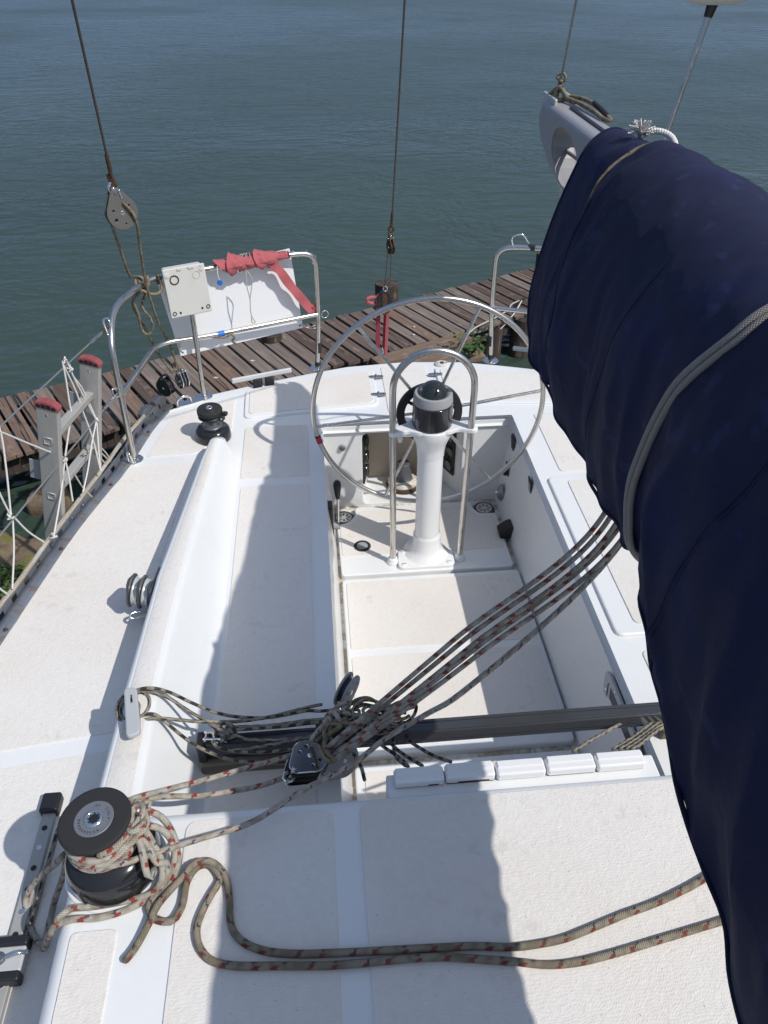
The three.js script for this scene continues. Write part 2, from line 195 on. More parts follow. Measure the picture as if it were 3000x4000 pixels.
// ---------------------------------------------------------------- materials
const std = (o) => new THREE.MeshStandardMaterial(o);
const phy = (o) => new THREE.MeshPhysicalMaterial(o);
const lin = (r, g, b) => new THREE.Color().setRGB(r, g, b);
const M = {
  gel: phy({ map: gelMap, roughnessMap: gelRough, roughness: 1, clearcoat: 0.25, clearcoatRoughness: 0.15 }),
  gelPlain: phy({ color: lin(0.8, 0.8, 0.79), roughness: 0.28, clearcoat: 0.4, clearcoatRoughness: 0.1 }),
  nonskid: std({ map: nonskidMap([0.88, 0.862, 0.838], 11), bumpMap: nonskidBump, bumpScale: 0.0009, roughness: 0.72 }),
  nonskidB: std({ map: nonskidMap([0.876, 0.86, 0.838], 23), bumpMap: nonskidBump, bumpScale: 0.0009, roughness: 0.75 }),
  nonskidSole: std({ map: nonskidMap([0.876, 0.856, 0.83], 37), bumpMap: nonskidBump, bumpScale: 0.0008, roughness: 0.7 }),
  beige: std({ color: lin(0.62, 0.52, 0.4), map: gelMap, roughness: 0.6 }),
  grime: std({ map: grimeMap, roughness: 0.75 }),
  steel: std({ map: steelMap, metalness: 1, roughness: 1, roughnessMap: metalRough }),
  chrome: std({ color: lin(0.78, 0.77, 0.75), metalness: 1, roughness: 0.14 }),
  alu: std({ map: aluMap, metalness: 0.75, roughness: 0.5 }),
  aluPlain: std({ color: lin(0.66, 0.67, 0.68), metalness: 0.15, roughness: 0.5, map: gelMap }),
  rust: std({ map: woodMap([0.42, 0.3, 0.22], [0.24, 0.17, 0.13], 151), metalness: 0.3, roughness: 0.7 }),
  wire: std({ color: lin(0.12, 0.095, 0.08), metalness: 0.5, roughness: 0.55 }),
  wireGrey: std({ color: lin(0.28, 0.28, 0.28), metalness: 0.6, roughness: 0.5 }),
  black: std({ color: lin(0.016, 0.016, 0.018), roughness: 0.45 }),
  blackMatt: std({ color: lin(0.022, 0.022, 0.023), roughness: 0.8, bumpMap: nonskidBump, bumpScale: 0.0003 }),
  blackGloss: phy({ color: lin(0.012, 0.012, 0.013), roughness: 0.2, clearcoat: 0.6, clearcoatRoughness: 0.08 }),
  winch: phy({ color: lin(0.026, 0.027, 0.03), roughness: 0.34, roughnessMap: gelRough, metalness: 0.3, clearcoat: 0.2 }),
  winchGrey: std({ map: aluMap, color: lin(0.55, 0.55, 0.56), metalness: 0.6, roughness: 0.45 }),
  greyPlastic: std({ color: lin(0.42, 0.42, 0.43), map: gelMap, roughness: 0.6 }),
  sheave: std({ color: lin(0.62, 0.63, 0.62), metalness: 0.3, roughness: 0.3 }),
  blockGrey: std({ color: lin(0.22, 0.215, 0.2), map: gelMap, metalness: 0.4, roughness: 0.5 }),
  chock: std({ color: lin(0.42, 0.42, 0.41), map: aluMap, metalness: 0.4, roughness: 0.6 }),
  traveller: std({ color: lin(0.075, 0.078, 0.085), metalness: 0.35, roughness: 0.4, roughnessMap: gelRough }),
  teak: std({ map: woodMap([0.56, 0.52, 0.47], [0.36, 0.32, 0.28], 161), bumpMap: woodBump, bumpScale: 0.001, roughness: 0.85 }),
  rope: std({ map: ropeMap([0.8, 0.78, 0.73], [0.5, 0.45, 0.38], [{ n: 9, o: 0, v: 0.0, w: 0.022, h: 0.26, slant: 0.05, c: [0.6, 0.12, 0.11] }, { n: 9, o: 0.5, v: 0.5, w: 0.022, h: 0.26, slant: -0.05, c: [0.58, 0.15, 0.13] }, { n: 9, o: 0.28, v: 0.3, w: 0.012, h: 0.18, slant: 0.06, c: [0.16, 0.22, 0.34] }, { n: 9, o: 0.8, v: 0.8, w: 0.012, h: 0.18, slant: 0.06, c: [0.16, 0.22, 0.34] }], 171), bumpMap: ropeBump, bumpScale: 0.0016, roughness: 0.92 }),
  ropeDirty: std({ map: ropeMap([0.66, 0.62, 0.55], [0.4, 0.36, 0.28], [{ n: 9, o: 0, v: 0.0, w: 0.022, h: 0.26, slant: 0.05, c: [0.48, 0.14, 0.12] }, { n: 9, o: 0.5, v: 0.5, w: 0.022, h: 0.26, slant: -0.05, c: [0.5, 0.17, 0.14] }, { n: 9, o: 0.28, v: 0.3, w: 0.012, h: 0.18, slant: 0.06, c: [0.15, 0.2, 0.28] }, { n: 9, o: 0.8, v: 0.8, w: 0.012, h: 0.18, slant: 0.06, c: [0.15, 0.2, 0.28] }], 181), bumpMap: ropeBump, bumpScale: 0.0016, roughness: 0.95 }),
  ropeBlack: std({ map: ropeMap([0.7, 0.67, 0.61], [0.43, 0.4, 0.34], [{ n: 12, o: 0, v: 0.0, w: 0.036, h: 0.3, slant: 0.02, c: [0.09, 0.085, 0.08] }, { n: 12, o: 0.5, v: 0.5, w: 0.036, h: 0.3, slant: -0.02, c: [0.09, 0.085, 0.08] }], 191), bumpMap: ropeBump, bumpScale: 0.0012, roughness: 0.95 }),
  ropeTan: std({ map: ropeMap([0.64, 0.59, 0.49], [0.36, 0.31, 0.24], [{ n: 14, o: 0, v: 0.1, w: 0.008, h: 0.14, slant: 0.02, c: [0.12, 0.1, 0.09] }, { n: 14, o: 0.5, v: 0.6, w: 0.008, h: 0.14, slant: 0.02, c: [0.12, 0.1, 0.09] }], 201), bumpMap: ropeBump, bumpScale: 0.001, roughness: 0.95 }),
  ropeGrey: std({ color: lin(0.3, 0.27, 0.24), bumpMap: ropeBump, bumpScale: 0.001, roughness: 0.95 }),
  cord: std({ color: lin(0.72, 0.7, 0.66), bumpMap: cordBump, bumpScale: 0.0015, roughness: 0.95 }),
  cordTan: std({ color: lin(0.5, 0.46, 0.38), bumpMap: cordBump, bumpScale: 0.001, roughness: 0.95 }),
  cloth: std({ map: clothMap, bumpMap: clothBump, bumpScale: 0.002, roughness: 0.86, side: THREE.DoubleSide }),
  whiteBox: std({ color: lin(0.76, 0.74, 0.7), map: gelMap, roughness: 0.6 }),
  sign: phy({ color: lin(0.82, 0.83, 0.84), roughness: 0.4 }),
  redStrap: std({ color: lin(0.42, 0.105, 0.115), bumpMap: cordBump, bumpScale: 0.0006, roughness: 0.9, side: THREE.DoubleSide }),
  redCap: std({ color: lin(0.3, 0.075, 0.085), roughness: 0.75 }),
  redTape: std({ color: lin(0.42, 0.03, 0.04), roughness: 0.5 }),
  redDark: std({ color: lin(0.23, 0.03, 0.045), roughness: 0.9 }),
  blue: std({ color: lin(0.02, 0.16, 0.55), roughness: 0.5 }),
  glass: phy({ color: lin(0.25, 0.28, 0.28), roughness: 0.1, transmission: 0.6, thickness: 0 }),
  smoked: std({ color: lin(0.055, 0.055, 0.055), roughness: 0.12 }),
  dialFace: std({ color: lin(0.16, 0.16, 0.155), roughness: 0.35 }),
  dome: phy({ color: lin(0.012, 0.016, 0.016), roughness: 0.12, clearcoat: 1, clearcoatRoughness: 0.05 }),
  ladder: std({ color: lin(0.56, 0.54, 0.51), map: gelMap, metalness: 0.35, roughness: 0.55 }),
  rail: std({ color: lin(0.68, 0.66, 0.62), map: grimeMap, roughness: 0.5 }),
  boom: std({ color: lin(0.44, 0.43, 0.45), map: gelMap, metalness: 0.1, roughness: 0.45 }),
  planks: [[[0.52, 0.45, 0.41], [0.29, 0.24, 0.215]], [[0.6, 0.545, 0.5], [0.36, 0.315, 0.29]], [[0.46, 0.385, 0.34], [0.25, 0.2, 0.175]], [[0.57, 0.48, 0.42], [0.36, 0.29, 0.245]]].map((c, i) => std({ map: woodMap(c[0], c[1], 211 + i * 17), bumpMap: woodBump, bumpScale: 0.004, roughness: 0.92 })),
  beam: std({ map: woodMap([0.56, 0.48, 0.4], [0.37, 0.3, 0.25], 301), bumpMap: woodBump, bumpScale: 0.003, roughness: 0.92 }),
  piling: std({ map: woodMap([0.33, 0.28, 0.245], [0.19, 0.16, 0.14], 321), bumpMap: woodBump, bumpScale: 0.006, roughness: 0.95 }),
  rock: std({ map: rockMap, bumpMap: nonskidBump, bumpScale: 0.003, roughness: 0.95 }),
  leaf: phy({ color: lin(0.07, 0.14, 0.025), roughness: 0.7, transmission: 0.25, thickness: 0, side: THREE.DoubleSide }),
  leafYellow: phy({ color: lin(0.3, 0.27, 0.03), roughness: 0.7, transmission: 0.25, thickness: 0, side: THREE.DoubleSide }),
  water: phy({ map: waterMap, bumpMap: waterBump, bumpScale: 0.05, roughness: 1, roughnessMap: waterRough, ior: 1.33 }),
  hull: phy({ color: lin(0.78, 0.78, 0.77), roughness: 0.3, clearcoat: 0.5 }),
  mark: std({ color: lin(0.16, 0.16, 0.16), roughness: 0.8 }),
};

// ---------------------------------------------------------------- water and bank
{
  const pos = [], uv = [], idx = []; const zs = [], xs = [];
  for (let i = 0; i <= 150; i++) zs.push(3 - 3 - 75 * Math.pow(i / 150, 1.7) + 3);
  for (let i = 0; i <= 150; i++) { const t = i / 75 - 1; xs.push(Math.sign(t) * 46 * Math.pow(Math.abs(t), 1.5) + 4); }
  const wl = -0.62;
  zs.forEach((z) => xs.forEach((x) => { const k = clamp((-z - 3) / 5); const h = 0.02 * perlin.noise(x * 0.55, z * 1.1, 0.3) + 0.012 * perlin.noise(x * 1.3 + 9, z * 2.3, 1.7); pos.push(x, wl + h * (0.35 + 0.65 * k), z); uv.push(x, z); }));
  const W = xs.length; for (let i = 0; i < zs.length - 1; i++) for (let j = 0; j < W - 1; j++) { const a = i * W + j; idx.push(a, a + 1, a + W, a + 1, a + W + 1, a + W); }
  const g = new THREE.BufferGeometry(); g.setAttribute('position', new THREE.Float32BufferAttribute(pos, 3)); g.setAttribute('uv', new THREE.Float32BufferAttribute(uv, 2)); g.setIndex(idx); g.computeVertexNormals();
  const far = new THREE.PlaneGeometry(1600, 1600, 8, 8); far.rotateX(-Math.PI / 2); far.translate(0, wl - 0.06, 0); const fu = far.attributes.uv, fp = far.attributes.position; for (let i = 0; i < fu.count; i++) fu.setXY(i, fp.getX(i), fp.getZ(i));
  structure('water', [g, far], M.water);
}
// ---------------------------------------------------------------- the boat: hull, decks, cockpit
const DECK = 0.5, ROOF = 0.74;
const half = [[0.3, -3.612], [0.46, -3.566], [0.6, -3.52], [0.76, -3.466], [1.0, -3.372], [1.14, -3.3], [1.2, -3.23], [1.245, -3.1], [1.31, -2.79], [1.43, -2.37], [1.515, -1.98], [1.552, -1.8], [1.63, -1.3], [1.7, -0.7], [1.74, 0], [1.72, 1.2], [1.64, 2.4]];
const outline = [[0, -3.64], ...half, ...half.slice().reverse().map((p) => [-p[0], p[1]])];
const boat = thing('sailboat', 'white sailing boat with moulded cockpit and textured cream deck panels', 'boat');
{
  const rows = [0.49, 0.2, -0.2, -0.72].map((y, k) => { const s = [1, 0.985, 0.94, 0.82][k], dz = [0, 0.02, 0.08, 0.3][k]; const o = [...outline, outline[0]].map((p) => [p[0] * s, y, p[1] + (p[1] < -2 ? dz : 0)]); return o; });
  part(boat, 'hull', loft(rows), M.hull);
  const well = roundPoly(rect(-0.464, 0.464, -3.075, -0.6), 0.035);
  part(boat, 'deck', slab(outline, 0.444, DECK, 0.024, [well], 5), M.gel);
}
const skids = [];
function skid(parent, pts, y, r = 0.025, mat = M.nonskid) { const m = part(parent, 'nonskid_panel', slab(roundPoly(pts, r), y - 0.004, y + 0.0035, 0.0015, [], 1), mat); skids.push(m); return m; }
// cockpit walls
{
  const wallT = 0.06;
  for (const s of [-1, 1]) {
    const b = [[s * 0.402, -0.03, -3.075], [s * 0.402, -0.03, -1.0], [s * (0.402 + wallT), -0.03, -1.0], [s * (0.402 + wallT), -0.03, -3.075]];
    const t = [[s * 0.462, 0.47, -3.075], [s * 0.462, 0.47, -1.0], [s * (0.462 + wallT), 0.47, -1.0], [s * (0.462 + wallT), 0.47, -3.075]];
    part(boat, 'cockpit_wall', block8(s > 0 ? b : b.slice().reverse(), s > 0 ? t : t.slice().reverse()), M.gel);
  }
  const sh = toShape([[-0.5, -0.03], [0.5, -0.03], [0.5, 0.47], [-0.5, 0.47]], [roundPoly([[-0.26, 0.014], [0.222, 0.014], [0.222, 0.425], [-0.26, 0.425]], 0.03)]);
  const aw = new THREE.ExtrudeGeometry(sh, { depth: 0.03, bevelEnabled: true, bevelSize: 0.004, bevelThickness: 0.004, bevelOffset: -0.004, bevelSegments: 3 }); aw.translate(0, 0, -3.1);
  const aft = part(boat, 'aft_bulkhead', metreUV(aw), M.gel);
  part(aft, 'niche_floor', metreUV(box(-0.29, 0.25, -0.02, 0.012, -3.36, -3.095, 0)), M.gel);
  part(aft, 'niche_ceiling', metreUV(box(-0.29, 0.25, 0.428, 0.45, -3.36, -3.095, 0)), M.gel);
  part(aft, 'niche_side', block8([[-0.29, 0.012, -3.098], [-0.262, 0.012, -3.098], [-0.212, 0.012, -3.32], [-0.29, 0.012, -3.32]], [[-0.29, 0.428, -3.098], [-0.262, 0.428, -3.098], [-0.212, 0.428, -3.32], [-0.29, 0.428, -3.32]]), M.gel);
  part(aft, 'niche_side', block8([[0.224, 0.012, -3.098], [0.25, 0.012, -3.098], [0.25, 0.012, -3.32], [0.125, 0.012, -3.32]], [[0.224, 0.428, -3.098], [0.25, 0.428, -3.098], [0.25, 0.428, -3.32], [0.125, 0.428, -3.32]]), M.gel);
  part(aft, 'niche_back', metreUV(box(-0.262, 0.224, 0.012, 0.43, -3.34, -3.3, 0)), M.beige);
  part(boat, 'sole', metreUV(box(-0.43, 0.43, -0.06, 0, -3.08, -1.0, 0)), M.grime);
  // raised plate under the pedestal, cut back round the two drains
  const plate = roundPoly([[-0.305, -3.022], [0.274, -3.022], [0.272, -2.973], [0.298, -2.922], [0.38, -2.92], [0.383, -2.53], [-0.392, -2.53], [-0.397, -2.891], [-0.346, -2.905], [-0.309, -2.952]], 0.022);
  const pl = part(boat, 'sole_plate', slab(plate, -0.005, 0.03, 0.006, [], 3), M.gel);
  skid(pl, [[-0.29, -2.985], [0.262, -2.985], [0.25, -2.95], [0.29, -2.9], [0.365, -2.895], [0.365, -2.655], [-0.382, -2.655], [-0.385, -2.87], [-0.33, -2.885], [-0.295, -2.94]], 0.03, 0.02, M.nonskidSole);
  const hp = part(boat, 'sole_hatch', slab(roundPoly(rect(-0.392, 0.398, -2.512, -1.6), 0.025), -0.005, 0.026, 0.008, [], 3), M.gel);
  skid(hp, rect(-0.375, 0.375, -2.484, -2.094), 0.026, 0.015, M.nonskidSole);
  skid(hp, rect(-0.375, 0.375, -2.056, -1.642), 0.026, 0.015, M.nonskidSole);
  const fp = part(boat, 'sole_step', slab(roundPoly(rect(-0.392, 0.398, -1.57, -1.03), 0.02), -0.005, 0.02, 0.006, [], 2), M.gel);
  skid(fp, rect(-0.36, 0.36, -1.54, -1.06), 0.02, 0.015, M.nonskidSole);
}
// seat, side deck and aft deck panels
skid(boat, rect(-0.785, -0.505, -2.585, -1.07), DECK, 0.02);
skid(boat, rect(-0.79, -0.505, -3.045, -2.64), DECK, 0.02, M.nonskidB);
skid(boat, [[-1.37, -2.44], [-1.255, -2.765], [-0.99, -2.79], [-1.045, -2.2], [-1.07, -1.42], [-1.565, -1.36], [-1.475, -1.92]], DECK, 0.02);
skid(boat, [[-1.07, -1.36], [-1.08, 2.2], [-1.66, 2.2], [-1.67, 0], [-1.63, -0.7], [-1.565, -1.3]], DECK, 0.02, M.nonskidB);
skid(boat, [[-1.2, -2.84], [-1.14, -3.13], [-1.04, -3.22], [-0.85, -3.31], [-0.85, -3.02], [-0.99, -2.85]], DECK, 0.02);
skid(boat, [[1.42, -2.44], [1.22, -2.9], [1.1, -3.2], [0.86, -3.3], [0.86, -2.93], [1.0, -2.79], [1.045, -2.2], [1.07, -1.42], [1.59, -1.36], [1.475, -1.92]], DECK, 0.02);
skid(boat, [[1.07, -1.36], [1.08, 2.2], [1.66, 2.2], [1.68, 0], [1.59, -1.3]], DECK, 0.02, M.nonskidB);
skid(boat, rect(-0.13, 0.1, -3.58, -3.12), DECK, 0.02, M.nonskidB);
skid(boat, [[0.54, -3.05], [0.79, -3.05], [0.79, -2.575], [0.54, -2.575]], DECK, 0.025);
skid(boat, [[0.53, -1.585], [0.79, -1.585], [0.79, -1.1], [0.53, -1.1]], DECK, 0.025);
{
  const lid = part(boat, 'seat_locker_lid', slab(roundPoly(rect(0.47, 0.802, -2.535, -1.648), 0.03), DECK - 0.01, DECK + 0.011, 0.009, [], 4), M.gel);
  skid(lid, rect(0.545, 0.785, -2.5, -1.69), DECK + 0.011, 0.025, M.nonskidB);
  const cl = [[-0.17, -3.185], [-0.8, -3.115], [-0.806, -3.385], [-0.5, -3.475], [-0.172, -3.545]];
  for (const s of [-1, 1]) {
    const q = s < 0 ? cl : cl.map((p) => [-p[0] - 0.03, p[1]]);
    const l = part(boat, 'locker_lid', slab(roundPoly(q, 0.04), DECK - 0.01, DECK + 0.009, 0.006, [], 3), M.gel);
    const cx = s * 0.49, cz = -3.33; skid(l, q.map((p) => [cx + (p[0] - cx) * 0.93, cz + (p[1] - cz) * 0.86]), DECK + 0.009, 0.03);
  }
}
// coamings
function coaming(s) {
  const sec = [[-0.3, 0.99, 0.975, 0.9, 0.6], [-0.55, 1.005, 0.99, 0.9, 0.7], [-0.7, 1.05, 1.018, 0.91, 0.725], [-1.0, 1.05, 1.018, 0.915, 0.715], [-1.4, 1.047, 1.015, 0.925, 0.685], [-1.9, 1.03, 1.0, 0.91, 0.66], [-2.3, 0.995, 0.965, 0.89, 0.635], [-2.65, 0.957, 0.936, 0.872, 0.612], [-2.8, 0.94, 0.918, 0.862, 0.602], [-2.84, 0.93, 0.91, 0.863, 0.588], [-2.858, 0.925, 0.905, 0.865, 0.498]];
  const rows = sec.map(([z, ob, ot, it, y], k) => { const w = ot - it, e = Math.min(0.014, w * 0.3), h = y - 0.49, t = Math.min(1, h / 0.1), sj = k >= 9 ? 0.825 : 0.806; return [[s * ob, 0.49, z], [s * (ot + (ob - ot) * 0.3), y - 0.3 * h, z], [s * (ot + 0.001), y - 0.014 * t, z], [s * (ot - e * 0.35), y - 0.003 * t, z], [s * (ot - e), y, z], [s * (ot - w / 2), y + 0.001, z], [s * (it + e), y, z], [s * (it + e * 0.2), y - 0.003 * t, z], [s * (it - e * 0.5), y - 0.013 * t, z], [s * (it - (it - sj) * 0.3), y - 0.33 * h, z], [s * (it - (it - sj) * 0.7), y - 0.74 * h, z], [s * (sj + 0.012), 0.49 + 0.09 * h + 0.006, z], [s * (sj - 0.004), 0.5005, z], [s * (sj - 0.02), 0.494, z]]; });
  const body = part(boat, 'coaming', loft(rows), M.gel);
  // textured strip along the top
  const st = sec.slice(2, 9).map(([z, ob, ot, it, y]) => { const w = ot - it; return [[s * (ot - 0.018), y - 0.002, z], [s * (ot - 0.02), y + 0.003, z], [s * (it + w * 0.5), y + 0.0035, z], [s * (it + 0.016), y + 0.003, z], [s * (it + 0.014), y - 0.002, z]]; });
  part(body, 'nonskid_strip', metreUV(loft(st, 0, 0)), M.nonskidB);
}
coaming(-1); coaming(1);
// coachroof with its panels
{
  const g = new RoundedBoxGeometry(2.05, 0.78, 3.5, 6, 0.032); g.translate(0, ROOF - 0.39, 0.74);
  const roof = part(boat, 'coachroof', metreUV(g), M.gel);
  skid(roof, rect(-0.788, -0.459, -0.978, 2.2), ROOF, 0.03, M.nonskidB);
  skid(roof, rect(-0.4, 0.4, -0.985, 2.2), ROOF, 0.03);
  skid(roof, rect(0.459, 0.788, -0.978, 2.2), ROOF, 0.03, M.nonskidB);
  skid(roof, rect(-0.992, -0.9, -0.755, 2.2), ROOF, 0.015);
  skid(roof, rect(0.9, 0.992, -0.755, 2.2), ROOF, 0.015);
}
part(boat, 'clutch_shelf', metreUV(box(-0.33, 0.33, 0.6, 0.713, -1.075, -1.0, 0.006)), M.gel);
// perforated alloy toe rail along both sides
{
  const line = half.slice(6).map((p) => p);
  for (const s of [-1, 1]) {
    const t = thing('toe_rail', s < 0 ? 'weathered perforated alloy toe rail on the deck edge by the ladder' : 'alloy toe rail along the far deck edge behind the sail cover', 'toe rail', 'toe rails');
    const c = new THREE.CatmullRomCurve3(line.map((p) => new THREE.Vector3(s * p[0], DECK, p[1])), false, 'centripetal');
    const L = c.getLength(), n = 64, flange = [], web = [];
    for (let i = 0; i <= n; i++) { const p = c.getPointAt(i / n), q = c.getTangentAt(i / n); const o = new THREE.Vector3(q.z, 0, -q.x).normalize().multiplyScalar(-s); if (o.x * s < 0) o.negate(); const at = (d, y) => [p.x + o.x * d, y, p.z + o.z * d]; flange.push([at(-0.052, DECK - 0.004), at(-0.05, DECK + 0.006), at(-0.03, DECK + 0.007), at(-0.026, DECK + 0.011), at(-0.016, DECK + 0.011), at(-0.012, DECK + 0.007), at(-0.004, DECK + 0.007), at(-0.004, DECK - 0.004)]); }
    part(t, 'flange', loft(flange), M.alu);
    const cnt = Math.floor(L / 0.085);
    for (let i = 0; i < cnt; i++) {
      const a = i / cnt, b = (i + 0.62) / cnt, e = (i + 1) / cnt; const P = (u) => c.getPointAt(Math.min(1, u));
      const p0 = P(a), p1 = P(b), p2 = P(e); const off = (p, y0) => [p.x, y0, p.z];
      const seg = (q0, q1, y0, y1) => { const d = q1.clone().sub(q0); const g = box(-d.length() / 2, d.length() / 2, y0, y1, -0.002, 0.002, 0); return place(g, [(q0.x + q1.x) / 2, 0, (q0.z + q1.z) / 2], [0, Math.atan2(-d.z, d.x), 0]); };
      web.push(seg(p0, p1, DECK - 0.01, DECK + 0.026), seg(p0, p2, DECK + 0.026, DECK + 0.04));
    }
    part(t, 'slotted_web', web, M.alu);
    for (let i = 0; i < 14; i++) { const p = c.getPointAt((i + 0.5) / 14); part(t, 'screw', place(lathe([[0, 0.004], [0.006, 0.0035], [0.008, 0], [0.009, -0.002]], 12), [p.x - s * 0.04, DECK + 0.0075, p.z]), M.rust); }
  }
}
single('guard_tube', 'white plastic tube clipped along the outer edge of the toe rail', 'tube', tube([[-1.70, 0.56, -0.7], [-1.62, 0.56, -1.4], ...[[-1.522, 0.56, -1.914]], ...[[-1.498, 0.56, -2.002], [-1.441, 0.56, -2.266], [-1.345, 0.56, -2.662]], ...[[-1.29, 0.56, -2.915], [-1.238, 0.56, -3.086]]], 0.0085), M.rail);

// ---------------------------------------------------------------- steering: pedestal, guard, compass, wheel
{
  const t = thing('steering_pedestal', 'white steering pedestal standing on the cockpit sole before the wheel', 'pedestal');
  const base = part(t, 'base_plate', slab(roundPoly([[-0.138, -2.54], [-0.13, -2.665], [0.118, -2.665], [0.118, -2.54]], 0.03), 0.026, 0.046, 0.004, [], 3), M.gelPlain);
  for (const [x, z] of [[-0.105, -2.648], [0.088, -2.648], [-0.11, -2.563], [0.093, -2.563]]) { const s = part(base, 'bolt', place(lathe([[0, 0.003], [0.011, 0.0025], [0.0135, -0.001], [0.0135, -0.003]], 18), [x, 0.047, z]), M.gelPlain); part(base, 'bolt_slot', box(x - 0.011, x + 0.011, 0.0495, 0.0506, z - 0.0012, z + 0.0012, 0), M.mark); }
  part(t, 'column', place(lathe([[0.108, 0.04], [0.1, 0.048], [0.078, 0.062], [0.066, 0.085], [0.0615, 0.14], [0.061, 0.15], [0.0565, 0.153], [0.055, 0.16], [0.054, 0.57], [0.0565, 0.575], [0.0575, 0.6], [0.062, 0.63], [0.076, 0.665], [0.084, 0.69], [0.086, 0.712], [0.084, 0.722], [0, 0.722]], 48), [0, 0, -2.65]), M.gelPlain);
  // yoke that holds the guard
  const yk = [[-0.183, -2.6], [-0.165, -2.578], [-0.1, -2.6], [-0.06, -2.578], [0.06, -2.578], [0.1, -2.6], [0.165, -2.578], [0.183, -2.6], [0.165, -2.624], [0.09, -2.67], [0.06, -2.72], [-0.06, -2.72], [-0.09, -2.67], [-0.165, -2.624]];
  part(t, 'guard_yoke', slab(roundPoly(yk, 0.014), 0.705, 0.724, 0.004, [], 2), M.gelPlain);
  const kn = part(t, 'brake_knob', place(lathe([[0, -0.009], [0.028, -0.009], [0.033, -0.004], [0.033, 0.004], [0.028, 0.009], [0, 0.009]], 28), [-0.128, 0.668, -2.66], [0, 0, Math.PI / 2]), M.gelPlain);
  part(kn, 'knob_shaft', rod([-0.12, 0.668, -2.66], [-0.07, 0.668, -2.655], 0.008), M.chrome);
  for (const s of [-1, 1]) part(t, 'guard_foot', place(lathe([[0, 0], [0.026, 0], [0.028, 0.008], [0.024, 0.016], [0.021, 0.018], [0.02, 0.03], [0.016, 0.034], [0, 0.034]], 26), [s * 0.152 - 0.006, 0.026, -2.6]), M.gelPlain);

  const g = thing('pedestal_guard', 'polished steel hoop arching over the compass on the steering pedestal', 'guard rail');
  const arc = []; for (let i = 0; i <= 16; i++) { const a = Math.PI * (1 - i / 16); arc.push([-0.006 + 0.158 * Math.cos(a), 0.91 + 0.155 * Math.sin(a), -2.6]); }
  part(g, 'hoop', tube([[-0.158, 0.055, -2.6], [-0.159, 0.3, -2.6], [-0.162, 0.6, -2.6], [-0.164, 0.8, -2.6], ...arc, [0.152, 0.8, -2.6], [0.15, 0.6, -2.6], [0.147, 0.3, -2.6], [0.146, 0.055, -2.6]], 0.0135, { radial: 18, seg: 150 }), M.steel);

  const c = thing('compass', 'black binnacle compass with dark dome on top of the white pedestal', 'compass');
  part(c, 'housing', place(lathe([[0, 0.724], [0.078, 0.724], [0.081, 0.73], [0.08, 0.82], [0.078, 0.826], [0, 0.826]], 44), [0, 0, -2.645]), M.blackGloss);
  part(c, 'collar', place(lathe([[0.05, 0.826], [0.0785, 0.826], [0.079, 0.831], [0.076, 0.864], [0.069, 0.868], [0.055, 0.862], [0.05, 0.85]], 44), [0, 0, -2.645]), M.greyPlastic);
  part(c, 'hood', place(new THREE.SphereGeometry(0.076, 24, 8, Math.PI * 0.1, Math.PI * 0.8, 0.6, 0.75), [0, 0.815, -2.647], [0, Math.PI, 0]), M.greyPlastic);
  part(c, 'dome', place(new THREE.SphereGeometry(0.057, 32, 16, 0, Math.PI * 2, 0, Math.PI / 2), [0, 0.856, -2.645]), M.dome);

  const w = thing('helm', 'large stainless steering wheel with six spokes and red tape on its rim', 'steering wheel');
  const CW = [0.002, 0.7275, -2.755], RW = 0.477;
  part(w, 'rim', place(new THREE.TorusGeometry(RW, 0.0108, 14, 140), CW), M.steel);
  for (let k = 0; k < 6; k++) { const a = (7.5 + 60 * k) * Math.PI / 180; const dx = Math.cos(a), dy = Math.sin(a); part(w, 'spoke', rod([CW[0] + dx * 0.03, CW[1] + dy * 0.03, -2.735], [CW[0] + dx * (RW - 0.006), CW[1] + dy * (RW - 0.006), -2.755], 0.0068), M.steel); }
  part(w, 'hub', place(lathe([[0, -0.03], [0.03, -0.03], [0.034, -0.02], [0.034, 0.02], [0.02, 0.03], [0, 0.032]], 28), [CW[0], CW[1], -2.735], [-Math.PI / 2, 0, 0]), M.chrome);
  const a0 = Math.PI * 1.075, ta = []; for (let i = 0; i <= 6; i++) { const a = a0 + 0.062 * i / 6; ta.push([CW[0] + RW * Math.cos(a), CW[1] + RW * Math.sin(a), CW[2]]); }
  part(w, 'tape_band', tube(ta, 0.0125, { caps: false }), M.redTape);
  const wb = []; for (let i = 0; i <= 6; i++) { const a = a0 - 0.02 + 0.02 * i / 6; wb.push([CW[0] + RW * Math.cos(a), CW[1] + RW * Math.sin(a), CW[2]]); }
  part(w, 'rusty_band', tube(wb, 0.0119, { caps: false }), M.rust);
  const ring = thing('drive_ring', 'flat black ring behind the compass at the hub of the wheel', 'ring');
  part(ring, 'ring', place(new THREE.ExtrudeGeometry(toShape(Array.from({ length: 48 }, (_, i) => [0.133 * Math.cos(i / 24 * Math.PI), 0.133 * Math.sin(i / 24 * Math.PI)]), [Array.from({ length: 48 }, (_, i) => [0.106 * Math.cos(i / 24 * Math.PI), 0.106 * Math.sin(i / 24 * Math.PI)])]), { depth: 0.014, bevelEnabled: true, bevelSize: 0.003, bevelThickness: 0.003, bevelSegments: 2 }), [0, 0.7275, -2.733]), M.blackMatt);
  for (let k = 0; k < 3; k++) { const a = 0.5 + k * 2.094; part(ring, 'arm', rod([0, 0.7275, -2.726], [0.108 * Math.cos(a), 0.7275 + 0.108 * Math.sin(a), -2.726], 0.007), M.blackMatt); }
}
